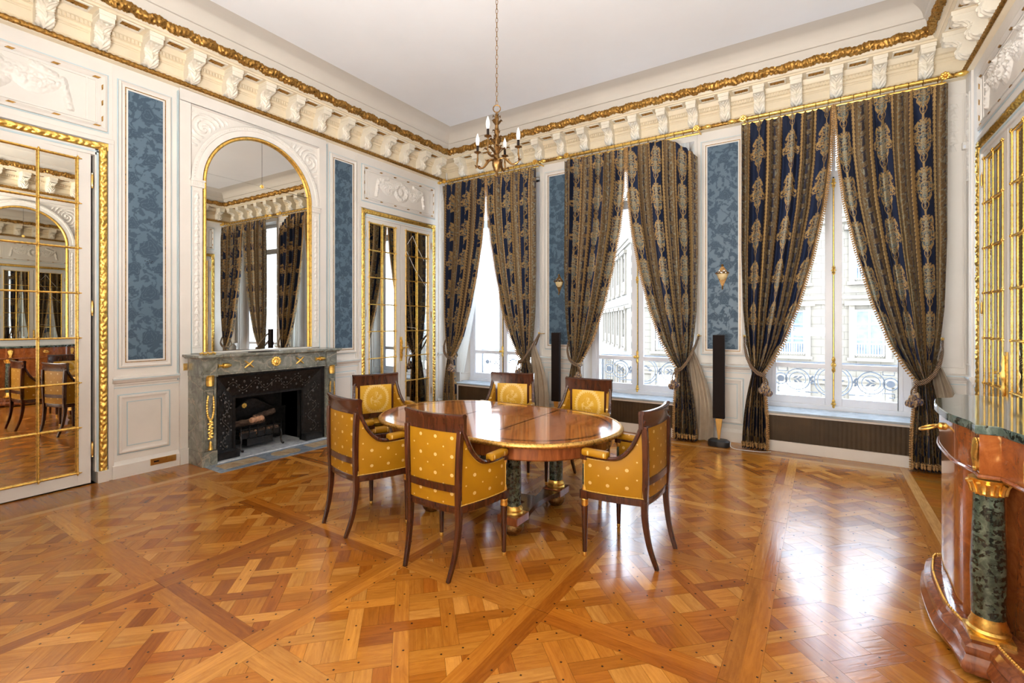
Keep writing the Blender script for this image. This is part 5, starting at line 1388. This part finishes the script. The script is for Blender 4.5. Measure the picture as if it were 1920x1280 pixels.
# ------------------------------------------------------------------ armchair
def curve_back(x): return -.205+.42*x*x     # plan of the curved back
def plan_side(t, o=0.0):                      # t 0 rear .. 1 front (x,y) of the side rails
    x = .205+.075*math.sin(t*PI/2)+o; y = -.185+.395*t; return x, y
def make_chair():
    c = empty('armchair')
    def panel_uv(fn): return fn
    # back posts and rear sabre legs
    for sg in (-1, 1):
        p = spline([(sg*.200, -.178, .39), (sg*.204, -.186, .55), (sg*.212, -.188, .75), (sg*.218, -.183, .895)], 5)
        MB().tube(p, [(.016, .018)]*len(p), 4).build('back_post', M['mahogany'], c, ang=30, bevel=.003)
        p = spline([(sg*.200, -.178, .42), (sg*.200, -.180, .30), (sg*.192, -.205, .14), (sg*.178, -.250, .0)], 5)
        MB().tube(p, [(.017-.006*i/(len(p)-1), .021-.009*i/(len(p)-1)) for i in range(len(p))], 4).build('leg', M['mahogany'], c, ang=30, bevel=.003)
        fl = MB(); fl.lathe([(.011, 0), (.014, .02), (.0225, .335), (.022, .35)], (sg*.272, .205, 0), 4 if False else 12); fo_ = fl.build('leg', M['mahogany'], c)
        MB().lathe([(.011, 0), (.014, .005), (.0145, .028), (.0125, .032)], (sg*.272, .205, 0), 12).build('gilt_shoe', M['gold'], fo_)
        MB().lathe([(.022, .335), (.026, .345), (.0225, .36), (.027, .378), (.022, .386)], (sg*.272, .205, 0), 12, fn=lambda t, z: 1+.05*math.cos(10*t)).build('gilt_capital', M['gold'], fo_)
        # arm post: block, green column with gilt caps, top block
        m2 = MB(); m2.box((sg*.272-.027, .178, .384), (sg*.272+.027, .232, .440)); m2.box((sg*.272-.023, .182, .64), (sg*.272+.023, .228, .678)); m2.tube([(sg*.272, .205, .39), (sg*.272, .205, .65)], .009, 8); ap = m2.build('arm_post', M['mahogany'], c, smooth=False, bevel=.004)
        MB().lathe([(.015, .475), (.016, .55), (.0145, .625)], (sg*.272, .205, 0), 12).build('column', M['marble_green'], ap)
        MB().lathe([(.019, .44), (.020, .45), (.015, .475)], (sg*.272, .205, 0), 12).build('gilt_base', M['gold'], ap)
        MB().lathe([(.0145, .61), (.019, .625), (.020, .64)], (sg*.272, .205, 0), 12).build('gilt_cap', M['gold'], ap)
        # sweeping arm rail
        arm = spline([(sg*.220, -.182, .935), (sg*.232, -.155, .86), (sg*.247, -.105, .755), (sg*.262, -.035, .685), (sg*.272, .05, .667), (sg*.273, .14, .666), (sg*.272, .222, .667)], 6)
        MB().tube(arm, [(.016, .014)]*len(arm), 8).build('arm', M['mahogany'], c)
        # padded arm rest
        lv = []
        for yy, k in ((.035, .4), (.04, .9), (.05, 1), (.205, 1), (.215, .9), (.222, .4)):
            lv.append([(sg*.272+.031*k*math.copysign(abs(math.cos(t))**.55, math.cos(t)), yy, .691+.023*k*math.copysign(abs(math.sin(t))**.55, math.sin(t))) for t in np.linspace(0, 2*PI, 16, endpoint=False)])
        MB().rings(lv).build('arm_pad', M['yellow'], c, uvf=lambda co: co[:, :2], ang=50)
        # upholstered side panel, outside and inside faces
        armz = np.array([a[2] for a in arm]); army = np.array([a[1] for a in arm])
        P = []; n = 22
        for th_, off in ((0, .008), (1, -.016)):
            pass
        outer = []; inner = []
        for i in range(n+1):
            t = i/n; x, y_ = plan_side(t*.965+.02)
            zt = float(np.interp(y_, army, armz))-.012; zb = .436
            zt = min(zt, .90)
            ro = []; ri = []
            for j in range(9):
                z = zb+(zt-zb)*j/8; puff = .007*math.sin(PI*j/8)*math.sin(PI*min(1, max(0, t)))
                ro.append((sg*(x+.006+puff), y_, z)); ri.append((sg*(x-.020-puff), y_, z))
            outer.append(ro+ri[::-1])
        m3 = MB(); m3.rings(outer)
        uvside = lambda co: np.stack([co[:, 1]*1.05+.02, co[:, 2]+.01], 1)
        sp_ = m3.build('side_panel', M['yellow'], c, uvf=uvside, ang=50)
        br = MB(); e = [(q[0][0]+sg*.002, q[0][1], q[0][2]+.004) for q in outer]; e2 = [(q[8][0]+sg*.002, q[8][1], q[8][2]-.002) for q in outer]
        br.tube(e, .003, 5); br.tube(e2, .003, 5); br.tube([(outer[-1][j][0]+sg*.002, outer[-1][j][1]-.004, outer[-1][j][2]) for j in range(9)], .003, 5); br.tube([(outer[0][j][0]+sg*.002, outer[0][j][1]+.006, outer[0][j][2]) for j in range(9)], .003, 5)
        br.build('braid', M['braid'], sp_)
    # crest rail
    P = []
    xs = np.linspace(-.243, .243, 21)
    for x in xs:
        y_ = curve_back(x)+.012; t = abs(x)/.243; up = .008*(t**3); tk = .014
        P.append([(x, y_-tk, .880), (x, y_+tk, .880), (x, y_+tk, .955+up), (x, y_+tk+.004, .975+up), (x, y_+.0, .987+up), (x, y_-tk-.008, .985+up), (x, y_-tk-.010, .972+up), (x, y_-tk, .955+up)])
    MB().rings(P).build('crest_rail', M['mahogany'], c, ang=40)
    def curved_slab(name, z0, z1, o0, o1, hw, mat, uvc=None, puff=0.0, par=c):
        L = []
        for x in np.linspace(-hw, hw, 15):
            col = []
            for j in range(9):
                z = z0+(z1-z0)*j/8; p = puff*math.sin(PI*j/8)*math.cos(x/hw*PI/2)
                col.append((x, curve_back(x)+o0-(p if o0 < o1 else -p)*0, z))
            col2 = [(x, curve_back(x)+o1+puff*math.sin(PI*j/8)**.6*abs(math.cos(x/hw*PI/2))**.5, z0+(z1-z0)*j/8) for j in range(9)]
            L.append(col+col2[::-1])
        return MB().rings(L).build(name, M[mat], par, uvf=uvc, ang=50)
    bu = lambda co: np.stack([co[:, 0]+.03, co[:, 2]], 1)
    curved_slab('back_panel', .560, .882, .004, .018, .198, 'yellow', bu)
    curved_slab('lower_back_panel', .436, .520, .004, .018, .19, 'yellow', bu)
    curved_slab('back_cross_rail', .518, .562, -.004, .026, .20, 'mahogany')
    curved_slab('front_back_frame', .540, .890, .018, .030, .205, 'mahogany')
    curved_slab('back_cushion', .575, .872, .028, .036, .168, 'wreath', lambda co: np.stack([co[:, 0], co[:, 2]-.725], 1), .022)
    # seat rail ring
    def ring(o, z):
        pts = []
        for x in np.linspace(-.2, .2, 7): pts.append((x*(1+o), curve_back(x)+.010-o*.2, z))
        for t in np.linspace(.08, 1, 10): x, y_ = plan_side(t, o*.25); pts.append((x, y_, z))
        for x in np.linspace(.24, -.24, 9): pts.append((x, .218+.02*math.cos(x/.25*PI/2)+o*.2, z))
        for t in np.linspace(1, .08, 10): x, y_ = plan_side(t, o*.25); pts.append((-x, y_, z))
        return pts
    MB().rings([ring(-.04, .384), ring(.02, .390), ring(.03, .43), ring(.0, .438)]).build('seat_rail', M['mahogany'], c, ang=40)
    MB().rings([ring(-.12, .437), ring(-.06, .445), ring(-.04, .475), ring(-.10, .500), ring(-.30, .512), ring(-.65, .516)]).build('seat', M['yellow'], c, uvf=lambda co: co[:, :2], ang=60)
    # braid along the rail
    return c
chair = make_chair()
spots = [((-2.035, 2.415), 0.0, 'yellow armchair seen from behind, nearest the camera at the table'),
         ((-2.985, 2.495), -.20, 'yellow armchair seen from behind at the left, second nearest the camera'),
         ((-1.095, 3.175), PI/2-.06, 'yellow armchair at the right end of the table with its back to the right wall'),
         ((-3.86, 3.43), -PI/2-.42+.0, 'yellow armchair at the left end of the table, in front of the mirrored door'),
         ((-2.80, 4.24), PI+.30, 'yellow armchair at the far side of the table, before the left window'),
         ((-1.93, 4.20), PI+.02, 'yellow armchair at the far side of the table, before the middle window')]
for k, ((x, y), a, lab) in enumerate(spots):
    o = chair if k == 0 else copy_tree(chair)
    o.location = (x, y, 0); o.rotation_euler = (0, 0, a); tag(o, lab, 'chair', 'mahogany armchairs round the table')

# ------------------------------------------------------------------ table
tx, ty = -2.29, 3.265; RR = .665; hl = .40
tb = empty('dining_table', (tx, ty, 0)); tag(tb, 'long oval mahogany table with gilt edge and green marble columns', 'table')
def stadium(r, n=28, h=hl): return [(tx+h+r*math.cos(t), ty+r*math.sin(t)) for t in np.linspace(-PI/2, PI/2, n)]+[(tx-h+r*math.cos(t), ty+r*math.sin(t)) for t in np.linspace(PI/2, 3*PI/2, n)]
j1, j2 = -2.055, -2.605
def part_poly(r, a, b):
    p = clip_rect(stadium(r), a, b, -9, 99); return p
for nm, a, b in (('end_leaf', -99, j2-.0008), ('middle_leaf', j2+.0008, j1-.0008), ('end_leaf', j1+.0008, 99)):
    mb = MB(); p = part_poly(RR-.012, a, b); mb.prism(p, .722, .75); mb.build(nm, M['table_wood'], tb, smooth=False)
P = []
S_ = stadium(RR, 150, hl); n = len(S_)
L = 0; 
for i in range(n):
    a = Vector(S_[i-1]); b = Vector(S_[(i+1) % n]); t = (b-a).normalized(); nx, ny = t.y, -t.x; ph = .006*(i % 2)
    x, y_ = S_[i]; P.append([(x-nx*.016, y_-ny*.016, .752), (x-nx*(.004), y_-ny*.004, .752), (x+nx*(.002+ph), y_+ny*(.002+ph), .742), (x+nx*(.004+ph), y_+ny*(.004+ph), .732), (x+nx*(.0+ph), y_+ny*ph, .722), (x-nx*.012, y_-ny*.012, .716), (x-nx*.03, y_-ny*.03, .716)])
MB().grid(P, cu=True).build('gilt_edge', M['edge_gold'], tb, ang=70)
lv = [[(x, y_, z) for x, y_ in stadium(r)] for r, z in ((RR-.075, .722), (RR-.075, .625), (RR-.085, .615), (RR-.11, .615))]
MB().rings(lv, True, True).build('apron', M['mahogany_red'], tb)
for sg in (-1, 1):
    mb = MB()
    for r0, r1, e in ((RR-.085, RR-.105, .045), (RR-.115, RR-.119, .058)):
        def loop(r, e):
            arc = [(tx+sg*hl+sg*r*math.cos(t), ty+r*math.sin(t)) for t in np.linspace(-PI/2, PI/2, 40)]
            return [(tx+sg*(.235+e), ty-r)]+arc+[(tx+sg*(.235+e), ty+r)]
        A = loop(r0, e); B = loop(r1, e+(r0-r1)); k = len(A)
        mb.add([(x, y_, .7504) for x, y_ in A]+[(x, y_, .7504) for x, y_ in B], [(i, (i+1) % k, k+(i+1) % k, k+i) for i in range(k)])
    for yy in (-1, 1):
        cx_, cy_ = tx+sg*(.235+.07), ty+yy*.30
        r = MB()
        ringp = [(cx_+.045*math.cos(t), cy_+.018*math.sin(t)) for t in np.linspace(0, 2*PI, 20, endpoint=False)]; rin = [(cx_+.036*math.cos(t), cy_+.012*math.sin(t)) for t in np.linspace(0, 2*PI, 20, endpoint=False)]
        mb.add([(x, y_, .7505) for x, y_ in ringp]+[(x, y_, .7505) for x, y_ in rin], [(i, (i+1) % 20, 20+(i+1) % 20, 20+i) for i in range(20)])
    mb.build('ebony_inlay', M['table_dark'], tb, smooth=False)
for sg in (-1, 1):
    for q in (-1, 1):
        cx_, cy_ = tx+sg*.40, ty+q*.335
        leg = MB().box((cx_-.085, cy_-.085, .095), (cx_+.085, cy_+.085, .155)).build('leg_block', M['mahogany_red'], tb, smooth=False, bevel=.005)
        MB().lathe([(.058, .215), (.060, .40), (.054, .60)], (cx_, cy_, 0), 24).build('marble_column', M['marble_green'], tb)
        MB().lathe([(.074, .155), (.076, .165), (.068, .175), (.070, .19), (.060, .205), (.058, .218)], (cx_, cy_, 0), 28, fn=lambda t, z: 1+.02*math.cos(20*t)).lathe([(.055, .585), (.062, .595), (.066, .615)], (cx_, cy_, 0), 24).build('gilt_base', M['gold'], tb)
        MB().lathe([(.02, .0), (.05, .006), (.072, .035), (.078, .06), (.070, .08), (.06, .096)], (cx_, cy_, 0), 28, fn=lambda t, z: 1+.022*math.cos(18*t)).build('bun_foot', M['bronze'], tb)
mb = MB()
for sg in (-1, 1):
    cx_ = tx+sg*.40; P = []
    for k in range(17):
        t = -1+k/8; w = .040+.045*t*t; y_ = ty+t*.26; P.append([(cx_-w, y_, .108), (cx_+w, y_, .108), (cx_+w, y_, .146), (cx_-w, y_, .146)])
    mb.rings(P)
P = []
for k in range(17):
    t = -1+k/8; w = .045+.04*t*t; x = tx+t*.38; P.append([(x, ty-w, .112), (x, ty+w, .112), (x, ty+w, .142), (x, ty-w, .142)])
mb.rings(P); mb.build('stretcher', M['mahogany'], tb, ang=30)

# ------------------------------------------------------------------ chandelier
cx0, cy0 = -2.2825, 3.284
ch = empty('chandelier', (cx0, cy0, 2.77)); tag(ch, 'small gilt leafy chandelier with white candle bulbs hanging on a long chain over the table', 'chandelier')
mb = MB(); z = 3.36; k = 0
while z < ZC:
    n = 10; a0 = PI/2 if k % 2 else 0; ps = []
    for q in range(n): t = 2*PI*q/n; ps.append((cx0+.0085*math.cos(t)*math.cos(a0+.4), cy0+.0085*math.cos(t)*math.sin(a0+.4), z+.023+.023*math.sin(t)))
    mb.tube(ps, .0024, 5, closed=True); z += .0385; k += 1
mb.build('chain', M['bronze'], ch)
mb = MB(); mb.tube([(cx0+.030*math.cos(t)*.84, cy0+.030*math.cos(t)*.54, 3.335+.030*math.sin(t)) for t in np.linspace(0, 2*PI, 20, endpoint=False)], .005, 6, closed=True); mb.build('ring', M['bronze'], ch)
mb = MB(); mb.lathe([(.003, 2.765), (.014, 2.785), (.010, 2.80), (.022, 2.82), (.034, 2.86), (.040, 2.885), (.026, 2.91), (.016, 2.96), (.022, 3.02), (.014, 3.08), (.020, 3.14), (.012, 3.20), (.018, 3.26), (.010, 3.29), (.004, 3.306)], (cx0, cy0, 0), 12, fn=lambda t, z: 1+.18*math.cos(5*t+z*40))
mb.build('stem', M['bronze'], ch)
def leaf(mb, base, az, size, lift, curl, width=.35):
    ca, sa = math.cos(az), math.sin(az); P = []
    for i in range(9):
        t = i/8; r = size*(t-.25*curl*t*t*t); zz = size*(lift*t-curl*1.1*t*t*t); w = size*width*math.sin(PI*min(.98, t*.92+.06))*(1+.22*math.sin(t*22)); row = []
        for j in range(5):
            s = -1+j/2; row.append((base[0]+ca*r-sa*w*s, base[1]+sa*r+ca*w*s, base[2]+zz+w*.35*(s*s)))
        P.append(row)
    P2 = [[(x, y_, z-.002) for x, y_, z in row] for row in P]; mb.grid(P); mb.grid(P2)
mb = MB()
for lvl, (zz, sz, cnt, lf) in enumerate(((2.85, .075, 5, 1.4), (2.93, .105, 4, 1.5), (3.01, .085, 3, 1.6), (3.07, .06, 3, 1.3), (3.13, .05, 3, 1.2), (3.18, .07, 3, 1.5), (3.25, .05, 3, 1.3))):
    for k in range(cnt): leaf(mb, (cx0, cy0, zz), lvl*.9+k*2*PI/cnt, sz, lf, .9, .26)
mb.build('stem_leaves', M['bronze'], ch, ang=60)
a = math.radians(32.97); Fv = (-math.sin(a), math.cos(a)); Rv = (math.cos(a), math.sin(a))
arms = [(-.065, -.178, .035), (.180, -.065, -.01), (.065, .178, .0), (-.165, .065, -.01)]
for k, (r_, f_, dz) in enumerate(arms):
    ex, ey = cx0+Rv[0]*r_+Fv[0]*f_, cy0+Rv[1]*r_+Fv[1]*f_; dx, dy = ex-cx0, ey-cy0
    P = spline([(cx0, cy0, 2.90), (cx0+dx*.35, cy0+dy*.35, 2.915), (cx0+dx*.72, cy0+dy*.72, 2.865+dz), (cx0+dx*1.02, cy0+dy*1.02, 2.885+dz), (ex, ey, 2.95+dz), (ex, ey, 3.0+dz)], 6)
    am_ = MB().tube(P, [(.010 if i < 16 else .007)*(1+.2*math.sin(i*.9)) for i in range(len(P))], 7)
    for q in (8, 13, 18): leaf(am_, P[q], math.atan2(dy, dx)+q, .05, .7, .8, .3)
    arm_o = am_.build('arm', M['bronze'], ch)
    c_ = MB()
    for q in range(6): leaf(c_, (ex, ey, 2.985+dz), q*PI/3+k, .036, .75, .25, .42)
    c_.lathe([(.008, 0), (.020, .008), (.014, .014)], (ex, ey, 2.99+dz), 10); c_.build('leaf_cup', M['bronze'], arm_o)
    MB().lathe([(.0095, 0), (.0105, .003), (.0105, .058), (.009, .06)], (ex, ey, 3.0+dz), 12).build('candle_sleeve', M['black'], arm_o)
    MB().lathe([(.008, 0), (.014, .012), (.0175, .035), (.016, .06), (.009, .085), (.003, .10), (.0005, .106)], (ex, ey, 3.058+dz), 14).build('bulb', M['lampwhite'], arm_o)

# ------------------------------------------------------------------ wall sconces, speakers, small fittings
for x, lab in ((-3.49, 'small brass and crystal wall sconce on the blue panel left of the middle window'), (-1.088, 'small brass and crystal wall sconce on the blue panel between middle and right windows')):
    s_ = empty('wall_sconce', (x, YW-.012, 2.18)); tag(s_, lab, 'sconce', 'wall sconces on the window piers')
    mb = MB(); dm = [(0, .115), (-.075, 0), (-.028, -.115), (0, -.19), (.028, -.115), (.075, 0)]
    mb.prism(dm, 0, .006, lambda a_, b_, c_: (x+a_, YW-.013-c_, 2.18+b_)); mb.ball((x, YW-.03, 2.29), .016); mb.tube([(x-.085, YW-.035, 2.185), (x+.085, YW-.035, 2.185)], .006, 6)
    mb.tube(spline([(x-.08, YW-.035, 2.185), (x-.06, YW-.07, 2.20), (x, YW-.085, 2.205), (x+.06, YW-.07, 2.20), (x+.08, YW-.035, 2.185)], 4), .005, 6); mb.ball((x, YW-.03, 1.995), (.010, .010, .025)); mb.build('brass_plate', M['bronze'], s_)
    mb = MB(); mb.rings([[(x+r_*math.cos(t), YW-.02-.6*r_*abs(math.sin(t)) if True else 0, z_) for t in np.linspace(0, PI, 12)] for r_, z_ in ((.022, 2.10), (.052, 2.13), (.064, 2.175), (.060, 2.18))]); mb.build('cream_bowl', simple('cream_enamel', (.72, .55, .28), .3) if 'cream_enamel' not in bpy.data.materials else bpy.data.materials['cream_enamel'], s_)
    mb = MB()
    for k in range(7): mb.ball((x-.045+.015*k, YW-.05-.01*(k % 2), 2.205+.012*math.sin(k*1.7)), (.011, .010, .015), 6, 4)
    mb.build('crystal_drops', M['steel'], s_)
for x, y_, lab, vis in ((-1.072, 6.40, 'tall slim black loudspeaker on a steel stem between the middle and right windows', 1), (-3.375, 6.43, 'tall slim black loudspeaker behind the far chairs, between the left and middle windows', 0)):
    s_ = empty('floor_speaker', (x, y_, 0)); tag(s_, lab, 'loudspeaker', 'slim black floor speakers')
    MB().box((x-.068, y_-.03, .345), (x+.068, y_+.03, 1.385)).build('speaker_column', M['black'], s_, smooth=False, bevel=.006)
    mb = MB(); mb.tube([(x-.038, y_, .347), (x-.006, y_, .085)], .006, 6); mb.tube([(x+.038, y_, .347), (x+.006, y_, .085)], .006, 6); mb.prism([(-.036, .346), (.036, .346), (.006, .09), (-.006, .09)], -.003, .003, lambda a_, b_, c_: (x+a_, y_+c_, b_)); mb.build('stem', M['brass'], s_)
    mb = MB(); mb.rings([[(x+w_*math.copysign(abs(math.cos(t))**.6, math.cos(t)), y_+d_*math.copysign(abs(math.sin(t))**.6, math.sin(t)), z_) for t in np.linspace(0, 2*PI, 20, endpoint=False)] for w_, d_, z_ in ((.125, .075, 0), (.13, .08, .02), (.125, .075, .065), (.10, .055, .085))]); mb.build('base', M['black_plastic'], s_)
cb = MB().tube(spline([(-.94, 6.42, .06), (-.93, 6.36, .02), (-.86, 6.33, .005), (-.72, 6.34, .005), (-.60, 6.36, .006), (-.5, 6.42, .006)], 6), .004, 6).build('speaker_cable', M['white_plastic']); tag(cb, 'thin white cable lying on the floor beside the right speaker base', 'cable')
sp_y = 2.12
ol = MB().box((XL+.031, 2.10, .062), (XL+.038, 2.335, .128)).build('wall_outlet', M['brass'], smooth=False, bevel=.002); tag(ol, 'double brass socket plate in the skirting left of the fireplace', 'socket')
MB().box((XL+.038, 2.13, .088), (XL+.0395, 2.175, .103)).build('phone_slot', M['black'], ol, smooth=False); MB().lathe([(.001, 0), (.022, 0), (.022, .002), (.018, .003), (.001, .003)], (XL+.038, 2.275, .095), 20, 'x').build('socket_ring', M['brass'], ol)
sw = MB().box((XL+.028, 2.405, 1.02), (XL+.036, 2.445, 1.095)).build('light_switch', M['brass'], smooth=False, bevel=.002); tag(sw, 'small brass switch plate on the wall above the dado, left of the fireplace', 'switch'); MB().ball((XL+.04, 2.425, 1.058), .006).build('toggle', M['brass'], sw)
se = MB().box((1.235, YW-.055, 3.345), (1.285, YW-.001, 3.42)).build('motion_sensor', M['white_plastic'], smooth=False, bevel=.006); tag(se, 'small white motion sensor high in the right window corner', 'sensor')
MB().box((1.243, YW-.060, 3.355), (1.277, YW-.055, 3.385)).build('lens', M['window_white'], se, smooth=False)
tg = MB().box((-1.775, 2.636, .405), (-1.762, 2.640, .45)).build('paper_tag', M['white_plastic'], smooth=False)
tag(tg, 'tiny white paper tag hanging at the front leg of the nearest armchair', 'tag')

# ------------------------------------------------------------------ commode on the right wall
YC = 2.35
half = [(XR-.065, 4.0), (.70, 4.0), (.692, 3.985), (.655, 3.82), (.63, 3.78), (.575, 3.74)]+[tuple(q) for q in spline([(.560, 3.70), (.528, 3.50), (.520, 3.30), (.524, 3.13), (.546, 3.02)], 6)]+[(.563, 2.957), (.563, 2.849), (.635, 2.845), (.655, 2.75), (.685, 2.64), (.70, 2.5), (.705, YC)]
def offs(path, o):
    out = []
    for i, p in enumerate(path):
        a = np.array(path[max(i-1, 0)]); b = np.array(path[min(i+1, len(path)-1)]); t = b-a; L = np.linalg.norm(t) or 1; t = t/L; n = np.array([t[1], -t[0]])
        if n[0] > 0 and abs(n[1]) < .99: n = -n
        q = np.array(p)+n*o
        if i == 0: q = np.array([p[0], p[1]+o])
        out.append((float(q[0]), float(q[1])))
    return out
def full(path, o=0.0, x_in=None):
    h = offs(path, o); h[-1] = (h[-1][0], YC)
    return h+[(x, 2*YC-y_) for x, y_ in h[-2::-1]]
cm = empty('commode', (.95, YC, 0)); tag(cm, 'large bow-ended mahogany commode with green marble top and columns at the right edge', 'commode')
def lev(path, specs): return [[(x, y_, z_) for x, y_ in full(path, o)] for o, z_ in specs]
MB().rings(lev(half, [(-.006, 1.060), (0, 1.064), (0, 1.096), (-.004, 1.10)])).build('marble_top', M['marble_top'], cm, ang=20)
MB().rings(lev(half, [(-.020, .885), (-.020, 1.060)])).build('drawer_section', M['burl'], cm, ang=25)
MB().rings(lev(half, [(-.034, .862), (-.014, .866), (-.010, .874), (-.014, .882), (-.026, .886)])).build('drawer_moulding', M['mahogany_red'], cm, ang=30)
body = [(XR-.065, 3.96), (.80, 3.96), (.78, 3.86), (.70, 3.80), (.64, 3.76), (.600, 3.72)]+[tuple(q) for q in spline([(.590, 3.68), (.558, 3.50), (.550, 3.32), (.553, 3.16), (.568, 3.07)], 6)]+[(.60, 3.02), (.70, 3.01), (.735, 2.86), (.74, 2.75), (.745, 2.6), (.75, YC)]
MB().rings(lev(body, [(0, .17), (0, .864)])).build('body', M['burl'], cm, ang=25)
def rp_(path, o, z_): return [(x, y_, z_) for x, y_ in full(path, o)]
MB().rings(lev(half, [(-.01, .022), (.045, .022), (.058, .04), (.060, .06), (.045, .085), (.038, .10), (.045, .115), (.040, .135), (.015, .15), (.012, .165), (-.012, .168)])).build('plinth', M['mahogany_red'], cm, ang=35)
mb = MB(); pth = full(half, .006)
pts = []
for i in range(len(pth)-1):
    a_, b_ = np.array(pth[i]), np.array(pth[i+1]); L = np.linalg.norm(b_-a_); n = max(1, int(L/.012))
    for k in range(n): pts.append(tuple(a_+(b_-a_)*k/n))
for k, (x, y_) in enumerate(pts):
    if y_ > 2.2: mb.ball((x, y_, .171), (.0058, .0058, .0065), 5, 4)
mb.build('gilt_beading', M['gold'], cm)
for yy in (2.903, 2*YC-2.903):
    c_ = (.618, yy)
    MB().lathe([(.056, .26), (.060, .45), (.050, .80)], (*c_, 0), 28).build('marble_column', M['marble_green'], cm)
    MB().box((c_[0]-.072, yy-.072, .168), (c_[0]+.072, yy+.072, .185)).lathe([(.070, .185), (.073, .20), (.064, .21), (.066, .22), (.056, .245), (.055, .262)], (*c_, 0), 30, fn=lambda t, z_: 1+.02*math.cos(24*t)).build('gilt_base', M['gold'], cm)
    MB().lathe([(.049, .79), (.055, .80), (.052, .81), (.058, .845), (.064, .855), (.066, .862)], (*c_, 0), 30, fn=lambda t, z_: 1+.035*math.cos(14*t)).build('gilt_capital', M['gold'], cm)
    m2 = MB()
    for k in range(14):
        t = 2*PI*k/14; m2.tube([(c_[0]+.054*math.cos(t), yy+.054*math.sin(t), .80), (c_[0]+.062*math.cos(t), yy+.062*math.sin(t), .832), (c_[0]+.070*math.cos(t), yy+.070*math.sin(t), .848)], [.009, .007, .008], 6)
    m2.build('capital_leaves', M['gold'], cm); m2 = MB()
    for k in range(7): t = (k-3)*.32; m2.tube([(.578, yy+.0, .90), (.572, yy+.022*math.sin(t), .96), (.576, yy+.040*math.sin(t), .99+.045*math.cos(t))], [.010, .008, .004], 6)
    m2.ball((.574, yy, .90), (.008, .024, .012)); m2.build('palmette', M['gold'], cm)
m2 = MB()
for k in range(7): t = (k-3)*.32; m2.tube([(.628, 3.795, .90), (.615, 3.795+.020*math.sin(t), .96), (.618, 3.795+.030*math.sin(t), .99+.045*math.cos(t))], [.009, .007, .004], 6)
m2.build('palmette', M['gold'], cm)
def ringpull(c_, nrm, hang, mat='gold', R_=.040):
    m3 = MB(); nx, ny = nrm; tx_, ty_ = -ny, nx
    m3.ball((c_[0]+nx*.008, c_[1]+ny*.008, c_[2]+.012), (.018, .018, .02)); m3.ball((c_[0]+nx*.022, c_[1]+ny*.022, c_[2]+.012), .011)
    ps = []
    for t in np.linspace(0, 2*PI, 26, endpoint=False):
        a_, b_ = R_*math.cos(t), R_*math.sin(t)-R_*.8
        out = .028-b_*hang; zz = b_*math.sqrt(max(0, 1-hang*hang))
        ps.append((c_[0]+nx*out+tx_*a_, c_[1]+ny*out+ty_*a_, c_[2]+.012+zz))
    m3.tube(ps, .0058, 7, closed=True); return m3.build('ring_handle', M[mat], cm)
ringpull((.542, 3.36, .985), (-1, .05), .93)
ringpull((.715, 2.66, .965), (-.97, -.05), .15)
m2 = MB(); m2.tube([(.685, 2.66+.05*math.cos(t), .965+.05*math.sin(t)) for t in np.linspace(0, 2*PI, 28, endpoint=False)], .008, 7, closed=True); m2.lathe([(.001, 0), (.034, .0), (.034, -.006), (.012, -.014), (.001, -.016)], (.700, 2.66, .965), 20, 'x', lambda t, z_: 1+.04*math.cos(12*t)); m2.build('drawer_rosette', M['gold'], cm)
for yy, xx in ((2.90, .60), (3.85, .74), (2*YC-2.90, .60), (1.0, .74)):
    MB().lathe([(.03, 0), (.058, .004), (.066, .013), (.05, .024)], (xx, yy, 0), 30, fn=lambda t, z_: 1+.06*abs(math.cos(12*t))).build('gadrooned_foot', M['old_gold'], cm)
